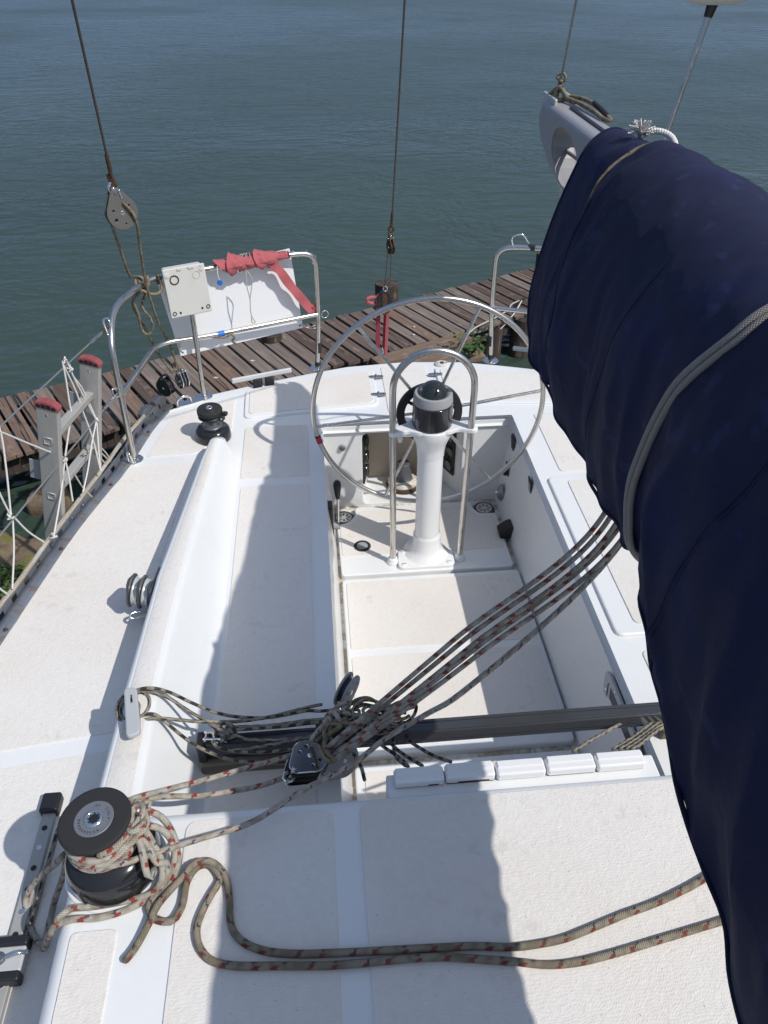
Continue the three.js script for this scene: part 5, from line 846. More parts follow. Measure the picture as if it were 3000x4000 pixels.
// fairlead, chainplate, deck blocks at the left quarter
{
  const t = thing('fairlead', 'cast alloy fairlead with two horns at the left stern corner', 'fairlead');
  const A = V([-1.229, 0.51, -3.115]), B = V([-1.16, 0.51, -3.264]); const c = A.clone().add(B).multiplyScalar(0.5), L = A.distanceTo(B) + 0.03; t.position.set(c.x - 0.012, DECK, c.z); t.rotation.y = Math.atan2(-(B.z - A.z), B.x - A.x);
  part(t, 'base', slab(roundPoly(rect(-L / 2, L / 2, -0.034, 0.036), 0.014), 0, 0.012, 0.003), M.chock);
  for (const s of [-1, 1]) { const h = new THREE.ExtrudeGeometry(toShape(roundPoly([[s * L * 0.46, 0], [s * L * 0.46, 0.045], [s * L * 0.3, 0.062], [s * L * 0.08, 0.056], [s * L * 0.07, 0.04], [s * L * 0.22, 0.034], [s * L * 0.25, 0]], 0.004)), { depth: 0.024, bevelEnabled: true, bevelSize: 0.003, bevelThickness: 0.003, bevelSegments: 2 }); h.translate(0, 0.006, -0.028); part(t, 'horn', h, M.chock); }
  for (const x of [-0.03, 0.035]) part(t, 'bolt_hole', place(cyl(0.007, 0.007, 0.002, 14), [x, 0.0125, 0.02]), M.rust);
  const p = thing('chainplate', 'steel plate with a bowed eye by the stern support post', 'chainplate');
  const a = [-1.15, 0.505, -3.249], b = [-1.019, 0.505, -3.319]; const cc = V(a).add(V(b)).multiplyScalar(0.5);
  p.position.set(cc.x, DECK, cc.z); p.rotation.y = Math.atan2(-(b[2] - a[2]), b[0] - a[0]);
  part(p, 'plate', slab(roundPoly(rect(-0.09, 0.085, -0.022, 0.022), 0.008), 0, 0.007, 0.001), M.chrome);
  part(p, 'bowed_eye', tube([[-0.04, 0.004, 0.004], [-0.036, 0.034, 0.006], [-0.005, 0.046, 0.006], [0.024, 0.034, 0.004], [0.03, 0.004, 0.002]], 0.0065), M.chrome);
  const q = cc; 
  pulley('runner_block', 'black runner block lying on its side at the stern chainplate', 0.042, 1, { pos: [q.x - 0.085, 0.575, q.z - 0.04], w: 0.03, cheekMat: M.blackGloss, sheaveMat: M.black, rot: [0.2, 1.0, -0.1], shackle: false });
  pulley('tail_block', 'pair of worn chrome cheeks below the runner rope knot', 0.034, 2, { pos: [q.x + 0.0, 0.61, q.z - 0.03], w: 0.016, cheekMat: M.chrome, midMat: M.chock, sheaveMat: M.black, rot: [0.1, 0.7, -0.12] });
}

// ---------------------------------------------------------------- ropes on the boat
function rope(name, label, paths, r, mat, group) {
  const t = thing(name, label, 'rope', group);
  (Array.isArray(paths[0][0]) ? paths : [paths]).forEach((p) => part(t, 'strand', tube(p, r), mat));
  return t;
}
// mainsheet: falls from the boom down to the traveller car and the triple block
{
  const attach = [[0.29, 1.63, -1.6], [0.31, 1.64, -1.57], [0.33, 1.64, -1.54], [0.34, 1.63, -1.5], [0.35, 1.63, -1.46]];
  const t = thing('mainsheet', 'red flecked mainsheet falls running from the boom to the traveller', 'rope', 'mainsheet ropes');
  const f = (k, up, mid, low) => part(t, 'fall', tube([attach[k], up, V(up).lerp(V(low), 0.5).add(new THREE.Vector3(0.004 * (k - 2), -0.012, 0)).toArray(), low], 0.0062), M.rope);
  f(0, [0.2, 1.286, -1.34], null, [-0.485, 0.665, -1.184]);
  f(1, [0.21, 1.266, -1.336], null, [-0.459, 0.665, -1.193]);
  f(2, [0.22, 1.254, -1.322], null, [-0.457, 0.665, -1.168]);
  f(3, [0.23, 1.245, -1.323], null, [-0.451, 0.665, -1.162]);
  f(4, [0.24, 1.238, -1.303], null, [-0.444, 0.665, -1.161]);
  // working part that carries on forward to the winch
  part(t, 'working_part', tube([[0.36, 1.62, -1.43], [0.25, 1.212, -1.322], [-0.163, 0.99, -1.082], [-0.234, 0.89, -1.108], [-0.325, 0.82, -1.103], [-0.411, 0.79, -1.058], [-0.515, 0.785, -1.01], [-0.639, 0.785, -0.936], [-0.742, 0.795, -0.903], [-0.817, 0.822, -0.866], [-0.886, 0.85, -0.831], [-0.926, 0.846, -0.829]], 0.0067), M.rope);
}
{
  const t = thing('mainsheet_tail', 'pair of red flecked ropes leading from the winch to the triple block', 'rope', 'mainsheet ropes');
  part(t, 'strand', tube([[-0.887, 0.866, -0.952], [-0.891, 0.845, -0.977], [-0.814, 0.835, -1.002], [-0.742, 0.79, -1.049], [-0.652, 0.74, -1.107], [-0.568, 0.69, -1.163], [-0.538, 0.675, -1.187]], 0.0065), M.rope);
  part(t, 'strand', tube([[-0.887, 0.85, -0.957], [-0.889, 0.83, -0.982], [-0.824, 0.81, -1], [-0.766, 0.775, -1.018], [-0.705, 0.745, -1.041], [-0.625, 0.7, -1.082], [-0.57, 0.66, -1.129], [-0.549, 0.65, -1.151]], 0.0065), M.rope);
}
// tangle round the traveller car
{
  const t = thing('mainsheet_tangle', 'knotted loops of red flecked rope bunched at the traveller car', 'rope', 'mainsheet ropes');
  part(t, 'loop', tube([[-0.515, 0.67, -1.214], [-0.488, 0.67, -1.251], [-0.463, 0.67, -1.287], [-0.437, 0.67, -1.321], [-0.411, 0.67, -1.33], [-0.369, 0.67, -1.321], [-0.321, 0.67, -1.305], [-0.272, 0.67, -1.294], [-0.235, 0.685, -1.292]], 0.0064), M.rope);
  part(t, 'loop', tube([[-0.458, 0.67, -1.291], [-0.445, 0.67, -1.305], [-0.401, 0.67, -1.292], [-0.348, 0.67, -1.277], [-0.31, 0.67, -1.265], [-0.287, 0.67, -1.248]], 0.0064), M.rope);
  part(t, 'hitch', tube([[-0.467, 0.67, -1.292], [-0.452, 0.68, -1.297], [-0.434, 0.685, -1.262], [-0.439, 0.67, -1.262], [-0.46, 0.67, -1.281], [-0.466, 0.67, -1.294]], 0.0064), M.rope);
  part(t, 'bight', tube([[-0.502, 0.695, -1.189], [-0.488, 0.7, -1.171], [-0.478, 0.7, -1.143], [-0.462, 0.695, -1.134], [-0.453, 0.685, -1.146], [-0.468, 0.68, -1.167], [-0.477, 0.68, -1.195], [-0.467, 0.68, -1.222], [-0.44, 0.685, -1.239], [-0.419, 0.67, -1.272]], 0.0058), M.ropeTan);
  part(t, 'bight', tube([[-0.472, 0.67, -1.213], [-0.476, 0.68, -1.229], [-0.468, 0.68, -1.254], [-0.451, 0.67, -1.271]], 0.0052), M.ropeTan);
  part(t, 'bight', tube([[-0.458, 0.67, -1.214], [-0.463, 0.67, -1.246], [-0.446, 0.67, -1.268], [-0.416, 0.67, -1.28]], 0.0052), M.ropeTan);
  { const q = rng(31); for (let i = 0; i < 9; i++) { const c = [-0.43 + 0.02 * i + (q() - 0.5) * 0.03, 0.635, -1.295 + (q() - 0.5) * 0.02], pts = []; const n = 7, rr = 0.022 + q() * 0.02, tl = q() * 3; for (let k = 0; k <= n; k++) { const a = tl + k / n * 5.6; pts.push([c[0] + rr * 1.4 * Math.cos(a), c[1] + 0.02 + rr * 0.8 * Math.sin(a + i), c[2] + rr * Math.sin(a)]); } part(t, 'coil', tube(pts, 0.0046), i % 3 ? M.ropeBlack : M.ropeTan); } }
}
// traveller control lines, black flecked
{
  const t = thing('traveller_line', 'black flecked control line zigzagging from the coaming cleat to the traveller', 'rope', 'black flecked lines');
  const L = (p, r = 0.0047) => part(t, 'strand', tube(p, r), M.ropeBlack);
  L([[-0.991, 0.69, -1.396], [-0.97, 0.7, -1.401], [-0.928, 0.71, -1.394], [-0.893, 0.675, -1.406], [-0.833, 0.655, -1.381], [-0.774, 0.638, -1.358], [-0.706, 0.638, -1.335], [-0.623, 0.638, -1.326], [-0.553, 0.638, -1.334], [-0.52, 0.638, -1.339], [-0.483, 0.64, -1.333], [-0.437, 0.64, -1.335]]);
  L([[-0.987, 0.685, -1.392], [-0.962, 0.69, -1.4], [-0.925, 0.69, -1.394], [-0.89, 0.675, -1.385], [-0.844, 0.655, -1.359], [-0.802, 0.655, -1.327], [-0.778, 0.655, -1.315], [-0.722, 0.638, -1.321], [-0.64, 0.638, -1.325], [-0.52, 0.638, -1.35], [-0.482, 0.64, -1.355]]);
  L([[-0.988, 0.685, -1.319], [-0.947, 0.69, -1.308], [-0.91, 0.69, -1.31], [-0.86, 0.655, -1.326], [-0.801, 0.655, -1.315], [-0.761, 0.638, -1.322], [-0.75, 0.638, -1.305]]);
  L([[-0.967, 0.69, -1.309], [-0.944, 0.7, -1.315], [-0.915, 0.7, -1.315], [-0.893, 0.675, -1.31], [-0.855, 0.655, -1.283], [-0.806, 0.655, -1.24], [-0.763, 0.638, -1.224], [-0.714, 0.638, -1.201], [-0.654, 0.638, -1.189], [-0.588, 0.638, -1.181], [-0.541, 0.638, -1.184]]);
  L([[-0.734, 0.638, -1.304], [-0.672, 0.638, -1.301], [-0.606, 0.638, -1.3], [-0.521, 0.638, -1.307], [-0.471, 0.64, -1.305]]);
  L([[-0.72, 0.638, -1.293], [-0.655, 0.638, -1.293], [-0.589, 0.638, -1.293], [-0.521, 0.638, -1.297], [-0.471, 0.64, -1.296]]);
  L([[-0.716, 0.638, -1.279], [-0.686, 0.638, -1.264], [-0.637, 0.638, -1.254], [-0.589, 0.638, -1.252], [-0.521, 0.638, -1.254], [-0.477, 0.64, -1.272]]);
  L([[-0.766, 0.655, -1.25], [-0.755, 0.638, -1.244], [-0.722, 0.638, -1.23], [-0.652, 0.638, -1.218], [-0.588, 0.638, -1.218], [-0.522, 0.638, -1.225], [-0.482, 0.64, -1.252]]);
  L([[-0.719, 0.638, -1.229], [-0.668, 0.638, -1.232], [-0.605, 0.638, -1.24], [-0.521, 0.638, -1.254]]);
  // turns under the cleat and the knot at the end block
  L([[-1.009, 0.69, -1.39], [-1.02, 0.688, -1.367], [-1.015, 0.688, -1.331], [-1, 0.688, -1.308], [-0.985, 0.688, -1.301], [-0.974, 0.69, -1.314], [-0.947, 0.69, -1.323], [-0.936, 0.69, -1.35], [-0.943, 0.69, -1.384], [-0.968, 0.69, -1.4], [-0.995, 0.695, -1.388]]);
  L([[-1.002, 0.694, -1.379], [-1.009, 0.692, -1.355], [-1.004, 0.692, -1.327], [-0.99, 0.692, -1.31], [-0.97, 0.695, -1.314], [-0.96, 0.696, -1.332], [-0.962, 0.7, -1.353], [-0.988, 0.7, -1.376]]);
  const k = [-0.741, 0.638, -1.297], kk = (x, y, z) => [k[0] + x, k[1] + y, k[2] + z];
  part(t, 'knot', tube([kk(-0.035, 0.012, -0.01), kk(-0.01, 0.02, 0.012), kk(0.018, 0.008, 0.014), kk(0.02, -0.014, 0.006), kk(-0.004, -0.018, 0.014), kk(-0.022, 0, 0.012), kk(-0.006, 0.016, -0.008), kk(0.02, 0.012, -0.004), kk(0.03, -0.006, 0.01), kk(0.012, -0.02, 0.012), kk(-0.014, -0.014, 0.008)], 0.0056), M.ropeBlack);
}
// ropes dropping from the traveller to the clutches
rope('clutch_tail', 'black flecked rope ends hanging from the traveller behind the clutch covers', [
  [[-0.343, 0.57, -1.285], [-0.321, 0.617, -1.22], [-0.297, 0.654, -1.169], [-0.281, 0.687, -1.126], [-0.274, 0.715, -1.091]],
  [[-0.301, 0.598, -1.243], [-0.283, 0.64, -1.186], [-0.261, 0.677, -1.137], [-0.239, 0.71, -1.094]],
  [[-0.29, 0.575, -1.273], [-0.296, 0.626, -1.206], [-0.295, 0.673, -1.145], [-0.28, 0.71, -1.098]],
  [[-0.254, 0.579, -1.264], [-0.231, 0.617, -1.212], [-0.198, 0.663, -1.149], [-0.165, 0.691, -1.111]],
  [[-0.403, 0.649, -1.185], [-0.393, 0.687, -1.136], [-0.386, 0.715, -1.093], [-0.382, 0.715, -1.065]],
], 0.0048, M.ropeBlack, 'black flecked lines');
rope('halyard_tail', 'fan of black flecked halyard tails rising from the right-hand clutch covers', [
  [[0.239, 0.715, -1.095], [0.314, 0.658, -1.158], [0.392, 0.596, -1.23], [0.472, 0.539, -1.298], [0.547, 0.515, -1.324], [0.578, 0.515, -1.321]],
  [[0.254, 0.717, -1.092], [0.331, 0.658, -1.157], [0.399, 0.605, -1.218], [0.471, 0.553, -1.28], [0.537, 0.532, -1.302], [0.567, 0.532, -1.299]],
  [[0.27, 0.717, -1.09], [0.333, 0.667, -1.145], [0.399, 0.615, -1.205], [0.468, 0.567, -1.261], [0.527, 0.548, -1.281], [0.557, 0.548, -1.278]],
  [[0.282, 0.72, -1.086], [0.335, 0.677, -1.133], [0.397, 0.625, -1.193], [0.46, 0.584, -1.24], [0.515, 0.567, -1.257], [0.546, 0.565, -1.257]],
], 0.0046, M.ropeBlack, 'black flecked lines');
rope('reef_tail', 'single thin black flecked line stretched past the portlight', [[0.134, 0.729, -1.088], [0.195, 0.677, -1.146], [0.276, 0.615, -1.216], [0.344, 0.567, -1.272], [0.398, 0.529, -1.318]], 0.0048, M.ropeBlack, 'black flecked lines');

// rope turns on the primary winch and the coils hanging from it
{
  const t = thing('winch_turns', 'cream rope with red flecks wound and knotted round the large winch', 'rope', 'red flecked ropes by the winch');
  const c = [-0.934, -0.894], helix = []; for (let i = 0; i <= 96; i++) { const a = -1.2 + i / 96 * Math.PI * 2 * 3.4; const k = i / 96; helix.push([c[0] + 0.0655 * Math.cos(a), ROOF + 0.092 + 0.058 * k, c[1] + 0.0655 * Math.sin(a)]); }
  part(t, 'turns', tube(helix, 0.0072), M.rope);
  part(t, 'wrap', tube([[-0.975, 0.866, -0.841], [-0.95, 0.862, -0.831], [-0.921, 0.873, -0.835], [-0.892, 0.877, -0.853], [-0.871, 0.885, -0.877], [-0.854, 0.889, -0.899], [-0.848, 0.889, -0.925], [-0.861, 0.885, -0.938], [-0.871, 0.889, -0.918], [-0.87, 0.893, -0.881], [-0.859, 0.897, -0.869], [-0.839, 0.897, -0.889]], 0.0072), M.rope);
  part(t, 'wrap', tube([[-0.967, 0.85, -0.841], [-0.938, 0.842, -0.828], [-0.909, 0.854, -0.833], [-0.879, 0.866, -0.854], [-0.851, 0.87, -0.881], [-0.841, 0.873, -0.903], [-0.846, 0.877, -0.928], [-0.84, 0.877, -0.944], [-0.85, 0.881, -0.944]], 0.0072), M.rope);
  part(t, 'hanging_loop', tube([[-0.86, 0.866, -0.882], [-0.848, 0.858, -0.859], [-0.841, 0.842, -0.834], [-0.835, 0.826, -0.817], [-0.826, 0.822, -0.814], [-0.823, 0.826, -0.824]], 0.0075), M.rope);
}
{
  const t = thing('winch_coil', 'loose loops of red flecked rope draped down beside the large winch', 'rope', 'red flecked ropes by the winch');
  const L = (p) => part(t, 'strand', tube(p, 0.0073), M.rope);
  L([[-0.848, 0.858, -0.899], [-0.832, 0.838, -0.878], [-0.817, 0.811, -0.856], [-0.817, 0.779, -0.83], [-0.833, 0.76, -0.816], [-0.87, 0.75, -0.808], [-0.918, 0.748, -0.803], [-0.966, 0.748, -0.801], [-1.002, 0.748, -0.8], [-1.019, 0.748, -0.786], [-1.038, 0.72, -0.776], [-1.082, 0.62, -0.801], [-1.12, 0.54, -0.828], [-1.147, 0.515, -0.854], [-1.169, 0.51, -0.885], [-1.187, 0.51, -0.918], [-1.188, 0.53, -0.941], [-1.171, 0.56, -0.953], [-1.129, 0.62, -0.948], [-1.076, 0.7, -0.925], [-1.027, 0.787, -0.897]]);
  L([[-0.845, 0.858, -0.907], [-0.819, 0.842, -0.905], [-0.8, 0.822, -0.893], [-0.793, 0.795, -0.871], [-0.803, 0.767, -0.848], [-0.827, 0.752, -0.824], [-0.861, 0.748, -0.8], [-0.899, 0.748, -0.785], [-0.946, 0.748, -0.777], [-0.99, 0.748, -0.779], [-1.024, 0.735, -0.778], [-1.065, 0.66, -0.793], [-1.111, 0.545, -0.819], [-1.125, 0.52, -0.833], [-1.125, 0.515, -0.865], [-1.12, 0.53, -0.926], [-1.081, 0.62, -0.934], [-1.036, 0.74, -0.905]]);
  L([[-0.843, 0.866, -0.934], [-0.822, 0.842, -0.933], [-0.802, 0.826, -0.913], [-0.789, 0.803, -0.884], [-0.788, 0.779, -0.862], [-0.799, 0.76, -0.838], [-0.821, 0.752, -0.811], [-0.84, 0.748, -0.79], [-0.84, 0.748, -0.778]]);
  L([[-0.858, 0.854, -0.884], [-0.838, 0.842, -0.867], [-0.822, 0.819, -0.844], [-0.806, 0.803, -0.851], [-0.808, 0.779, -0.838], [-0.821, 0.764, -0.821]]);
}
// the loose tail lying across the coachroof
{
  const t = thing('loose_sheet_tail', 'long dirty rope lying doubled across the coachroof in the foreground', 'rope', 'red flecked ropes by the winch');
  const y = 0.7515;
  part(t, 'upper_run', tube([[0.9, y, -0.93], [0.55, y, -0.86], ...[[0.344, 0.752, -0.758], [0.281, 0.752, -0.732], [0.193, 0.752, -0.704], [0.124, 0.752, -0.688], [0.042, 0.752, -0.666], [-0.015, 0.752, -0.652], [-0.081, 0.752, -0.646], [-0.121, 0.752, -0.646], [-0.191, 0.752, -0.654], [-0.27, 0.752, -0.658]], ...[[-0.471, 0.752, -0.666], [-0.552, 0.752, -0.672], [-0.603, 0.752, -0.682], [-0.643, 0.752, -0.7], [-0.666, 0.752, -0.723], [-0.675, 0.752, -0.749], [-0.679, 0.752, -0.79], [-0.688, 0.752, -0.831]], [-0.708, 0.757, -0.86], [-0.733, 0.766, -0.869], [-0.759, 0.766, -0.862], [-0.774, 0.764, -0.843], [-0.803, 0.764, -0.809], [-0.822, 0.764, -0.783], [-0.836, 0.757, -0.752], [-0.852, 0.752, -0.719], [-0.864, 0.752, -0.698], [-0.871, 0.752, -0.69]], 0.0076), M.ropeDirty);
  part(t, 'lower_run', tube([[0.95, y, -0.8], [0.6, y, -0.72], ...[[0.321, 0.752, -0.659], [0.254, 0.752, -0.647], [0.166, 0.752, -0.632], [0.079, 0.752, -0.617], [-0.004, 0.752, -0.607], [-0.059, 0.752, -0.608], [-0.119, 0.752, -0.619], [-0.196, 0.752, -0.631], [-0.273, 0.752, -0.641]], ...[[-0.472, 0.752, -0.644], [-0.572, 0.752, -0.652], [-0.676, 0.752, -0.663], [-0.711, 0.752, -0.677], [-0.733, 0.752, -0.705], [-0.74, 0.752, -0.736], [-0.732, 0.752, -0.77], [-0.715, 0.752, -0.806], [-0.702, 0.752, -0.83]], [-0.707, 0.752, -0.845], [-0.726, 0.752, -0.866], [-0.751, 0.752, -0.864], [-0.769, 0.752, -0.836], [-0.775, 0.752, -0.782], [-0.79, 0.752, -0.756], [-0.814, 0.752, -0.758], [-0.834, 0.752, -0.77], [-0.842, 0.752, -0.784], [-0.838, 0.752, -0.808], [-0.822, 0.76, -0.824]], 0.0076), M.ropeDirty);
}
// frayed lashing under the track
single('braided_lashing', 'frayed black braided line running beside the drilled track', 'cord', tube([[-1.155, 0.53, -1.111], [-1.158, 0.525, -1.056], [-1.163, 0.52, -0.997], [-1.165, 0.515, -0.946], [-1.169, 0.51, -0.901], [-1.167, 0.51, -0.873]], 0.006), M.ropeBlack);
// left backstay tackle rope, knotted to the stern rail
{
  const t = thing('runner_tackle', 'tan rope falls from the backstay block knotted round the stern rail', 'rope');
  const L = (p, r = 0.0056) => part(t, 'fall', tube(p, r), M.ropeTan);
  L([[-1.182, 1.466, -3], [-1.184, 1.412, -3.03], [-1.191, 1.312, -3.1], [-1.198, 1.206, -3.17], [-1.202, 1.149, -3.22]]);
  L([[-1.117, 1.511, -2.99], [-1.093, 1.472, -3], [-1.089, 1.438, -3.01], [-1.105, 1.35, -3.07], [-1.125, 1.225, -3.14], [-1.137, 1.132, -3.19], [-1.141, 1.03, -3.24], [-1.141, 0.925, -3.29], [-1.122, 0.772, -3.36], [-1.117, 0.664, -3.4]]);
  const k = [-1.17, 1.1, -3.27]; const kk = (x, y, z) => [k[0] + x, k[1] + y, k[2] + z];
  const wrap = []; for (let i = 0; i <= 60; i++) { const a = i / 60 * Math.PI * 2 * 3.5; const s = -0.03 + 0.06 * i / 60; wrap.push(kk(s * 0.9 + 0.008 * Math.cos(a), 0.022 * Math.sin(a), -s * 0.55 + 0.022 * Math.cos(a))); }
  part(t, 'hitch', tube(wrap, 0.0062), M.ropeTan);
  part(t, 'hitch', tube([kk(-0.04, -0.008, 0.03), kk(0.005, -0.018, 0.036), kk(0.035, -0.035, 0.03), kk(0.06, -0.04, 0.015), kk(0.075, -0.028, 0), kk(0.075, 0.005, -0.012), kk(0.066, 0.02, -0.028), kk(0.055, 0.01, -0.045), kk(0.06, -0.012, -0.03)], 0.0062), M.ropeTan);
  part(t, 'hitch', tube([kk(-0.028, 0.03, 0), kk(0.005, 0.034, 0.02), kk(0.025, 0.005, 0.034), kk(0.012, -0.03, 0.02), kk(-0.02, -0.03, 0)], 0.0062), M.ropeTan);
  part(t, 'bight', tube([kk(0, -0.03, 0.01), [-1.211, 1.056, -3.24], [-1.208, 0.97, -3.25], [-1.208, 0.891, -3.26], [-1.189, 0.873, -3.26], [-1.161, 0.899, -3.26], [-1.161, 0.95, -3.25], [-1.185, 1.006, -3.25], kk(0.01, -0.035, 0.005)], 0.0056), M.ropeTan);
  part(t, 'tail', tube([kk(-0.01, -0.03, 0), [-1.23, 1.013, -3.28], [-1.21, 0.883, -3.32], [-1.192, 0.765, -3.36], [-1.179, 0.704, -3.38], [-1.141, 0.608, -3.4]], 0.0056), M.ropeTan);
  const e = [-1.117, 0.633, -3.41], ee = (x, y, z) => [e[0] + x, e[1] + y, e[2] + z];
  part(t, 'knot', tube([ee(-0.012, 0.018, 0), ee(0.012, 0.012, 0.01), ee(0.008, -0.01, 0.012), ee(-0.014, -0.006, 0.006), ee(-0.004, 0.012, -0.01), ee(0.016, -0.004, -0.004), ee(0.004, -0.024, 0.002), ee(0.01, -0.04, 0)], 0.006), M.ropeTan);
  const fr = []; const q = rng(9); for (let i = 0; i < 26; i++) fr.push(rod(ee(-0.035, -0.015, 0), ee(-0.035 + (q() - 0.5) * 0.05, -0.015 + (q() - 0.5) * 0.04, (q() - 0.4) * 0.03), 0.0012, 5)); part(t, 'frayed_end', fr, M.cord).userData.kind = 'stuff';
}
// red slings at the stern under the middle backstay
{
  const t = thing('stern_sling', 'dark red doubled sling with a knotted loop at the stern centre', 'strap');
  const z = -3.66;
  part(t, 'band', between(box(-0.011, 0.011, -0.5, 0.5, -0.003, 0.003, 0.001).scale(1, V([-0.132, 0.773, -3.66]).distanceTo(V([-0.137, 0.543, -3.66])), 1), [-0.132, 0.773, -3.66], [-0.137, 0.543, -3.66]), M.redDark);
  part(t, 'band', between(box(-0.009, 0.009, -0.5, 0.5, -0.003, 0.003, 0.001).scale(1, V([-0.094, 0.777, -3.665]).distanceTo(V([-0.105, 0.526, -3.665])), 1), [-0.094, 0.777, -3.665], [-0.105, 0.526, -3.665]), M.redDark);
  part(t, 'band', between(box(-0.008, 0.008, -0.5, 0.5, -0.003, 0.003, 0.001).scale(1, V([-0.082, 0.832, -3.655]).distanceTo(V([-0.095, 0.527, -3.655])), 1), [-0.082, 0.832, -3.655], [-0.095, 0.527, -3.655]), M.redStrap);
  part(t, 'loop', [tube([[-0.122, 0.84, -3.66], [-0.162, 0.855, -3.63], [-0.192, 0.849, -3.62], [-0.181, 0.827, -3.63], [-0.142, 0.813, -3.65]], 0.0085), tube([[-0.13, 0.852, -3.65], [-0.135, 0.825, -3.64], [-0.129, 0.789, -3.65], [-0.134, 0.765, -3.66]], 0.011), tube([[-0.084, 0.854, -3.65], [-0.074, 0.842, -3.64], [-0.076, 0.815, -3.65]], 0.009)], M.redStrap);
  part(t, 'shackle', [tube([[-0.131, 0.558, -3.655], [-0.12, 0.526, -3.65], [-0.108, 0.549, -3.655], [-0.111, 0.567, -3.66]], 0.0045)], M.chrome);
  const b = thing('wooden_block', 'dark brown tackle block held in the red sling', 'pulley block', 'pulley blocks');
  const c = V([-0.103, 0.828, -3.64]); const hx = new THREE.ExtrudeGeometry(toShape(roundPoly([[-0.034, -0.03], [-0.02, -0.055], [0.018, -0.055], [0.034, -0.03], [0.034, 0.018], [0.018, 0.045], [-0.018, 0.045], [-0.034, 0.018]], 0.006)), { depth: 0.03, bevelEnabled: true, bevelSize: 0.003, bevelThickness: 0.003, bevelSegments: 2 });
  part(b, 'shell', place(hx, [c.x, c.y, c.z - 0.015]), M.black);
  part(b, 'strap', box(c.x - 0.012, c.x + 0.012, c.y - 0.062, c.y + 0.055, c.z + 0.017, c.z + 0.022, 0.001), M.rust);
  part(b, 'eye', place(new THREE.TorusGeometry(0.012, 0.0032, 8, 18), [c.x + 0.004, c.y + 0.062, c.z], [0, 0.5, 0]), M.chrome);
}
// stern ventilator and locker hinges
{
  const t = thing('deck_plug', 'round cream inlet with two stained holes on the stern deck', 'deck fitting');
  const p = [0.187, DECK, -3.575];
  part(t, 'flange', place(lathe([[0, 0.011], [0.012, 0.011], [0.022, 0.014], [0.03, 0.013], [0.036, 0.008], [0.037, 0]], 36).scale(1, 1, 0.8), p), M.whiteBox);
  part(t, 'centre_hole', place(cyl(0.011, 0.011, 0.003, 18), [p[0] + 0.002, p[1] + 0.0125, p[2]]), M.rust);
  for (const x of [-0.022, 0.023]) part(t, 'screw_hole', place(cyl(0.0042, 0.0042, 0.002, 12), [p[0] + x, p[1] + 0.0135, p[2] + 0.004]), M.rust);
}
for (const [x, z, label] of [[-0.162, -3.454, 'steel hinge near the stern edge of the left locker lid'], [-0.164, -3.277, 'steel hinge near the cockpit on the left locker lid'], [0.137, -3.453, 'steel hinge near the stern edge of the right locker lid'], [0.137, -3.28, 'steel hinge on the right locker lid behind the compass']]) {
  const t = thing('lid_hinge', label, 'hinge', 'locker lid hinges');
  for (const s of [-1, 1]) { part(t, 'leaf', slab(roundPoly([[x + s * 0.004, z - 0.013], [x + s * 0.036, z - 0.009], [x + s * 0.036, z + 0.009], [x + s * 0.004, z + 0.013]], 0.004), DECK + 0.008, DECK + 0.015, 0.001), M.alu); part(t, 'screw', place(lathe([[0, 0.0015], [0.003, 0.001], [0.0038, 0]], 10), [x + s * 0.024, DECK + 0.0152, z]), M.rust); }
  part(t, 'knuckle', rod([x, DECK + 0.014, z - 0.016], [x, DECK + 0.014, z + 0.016], 0.0055), M.alu);
}

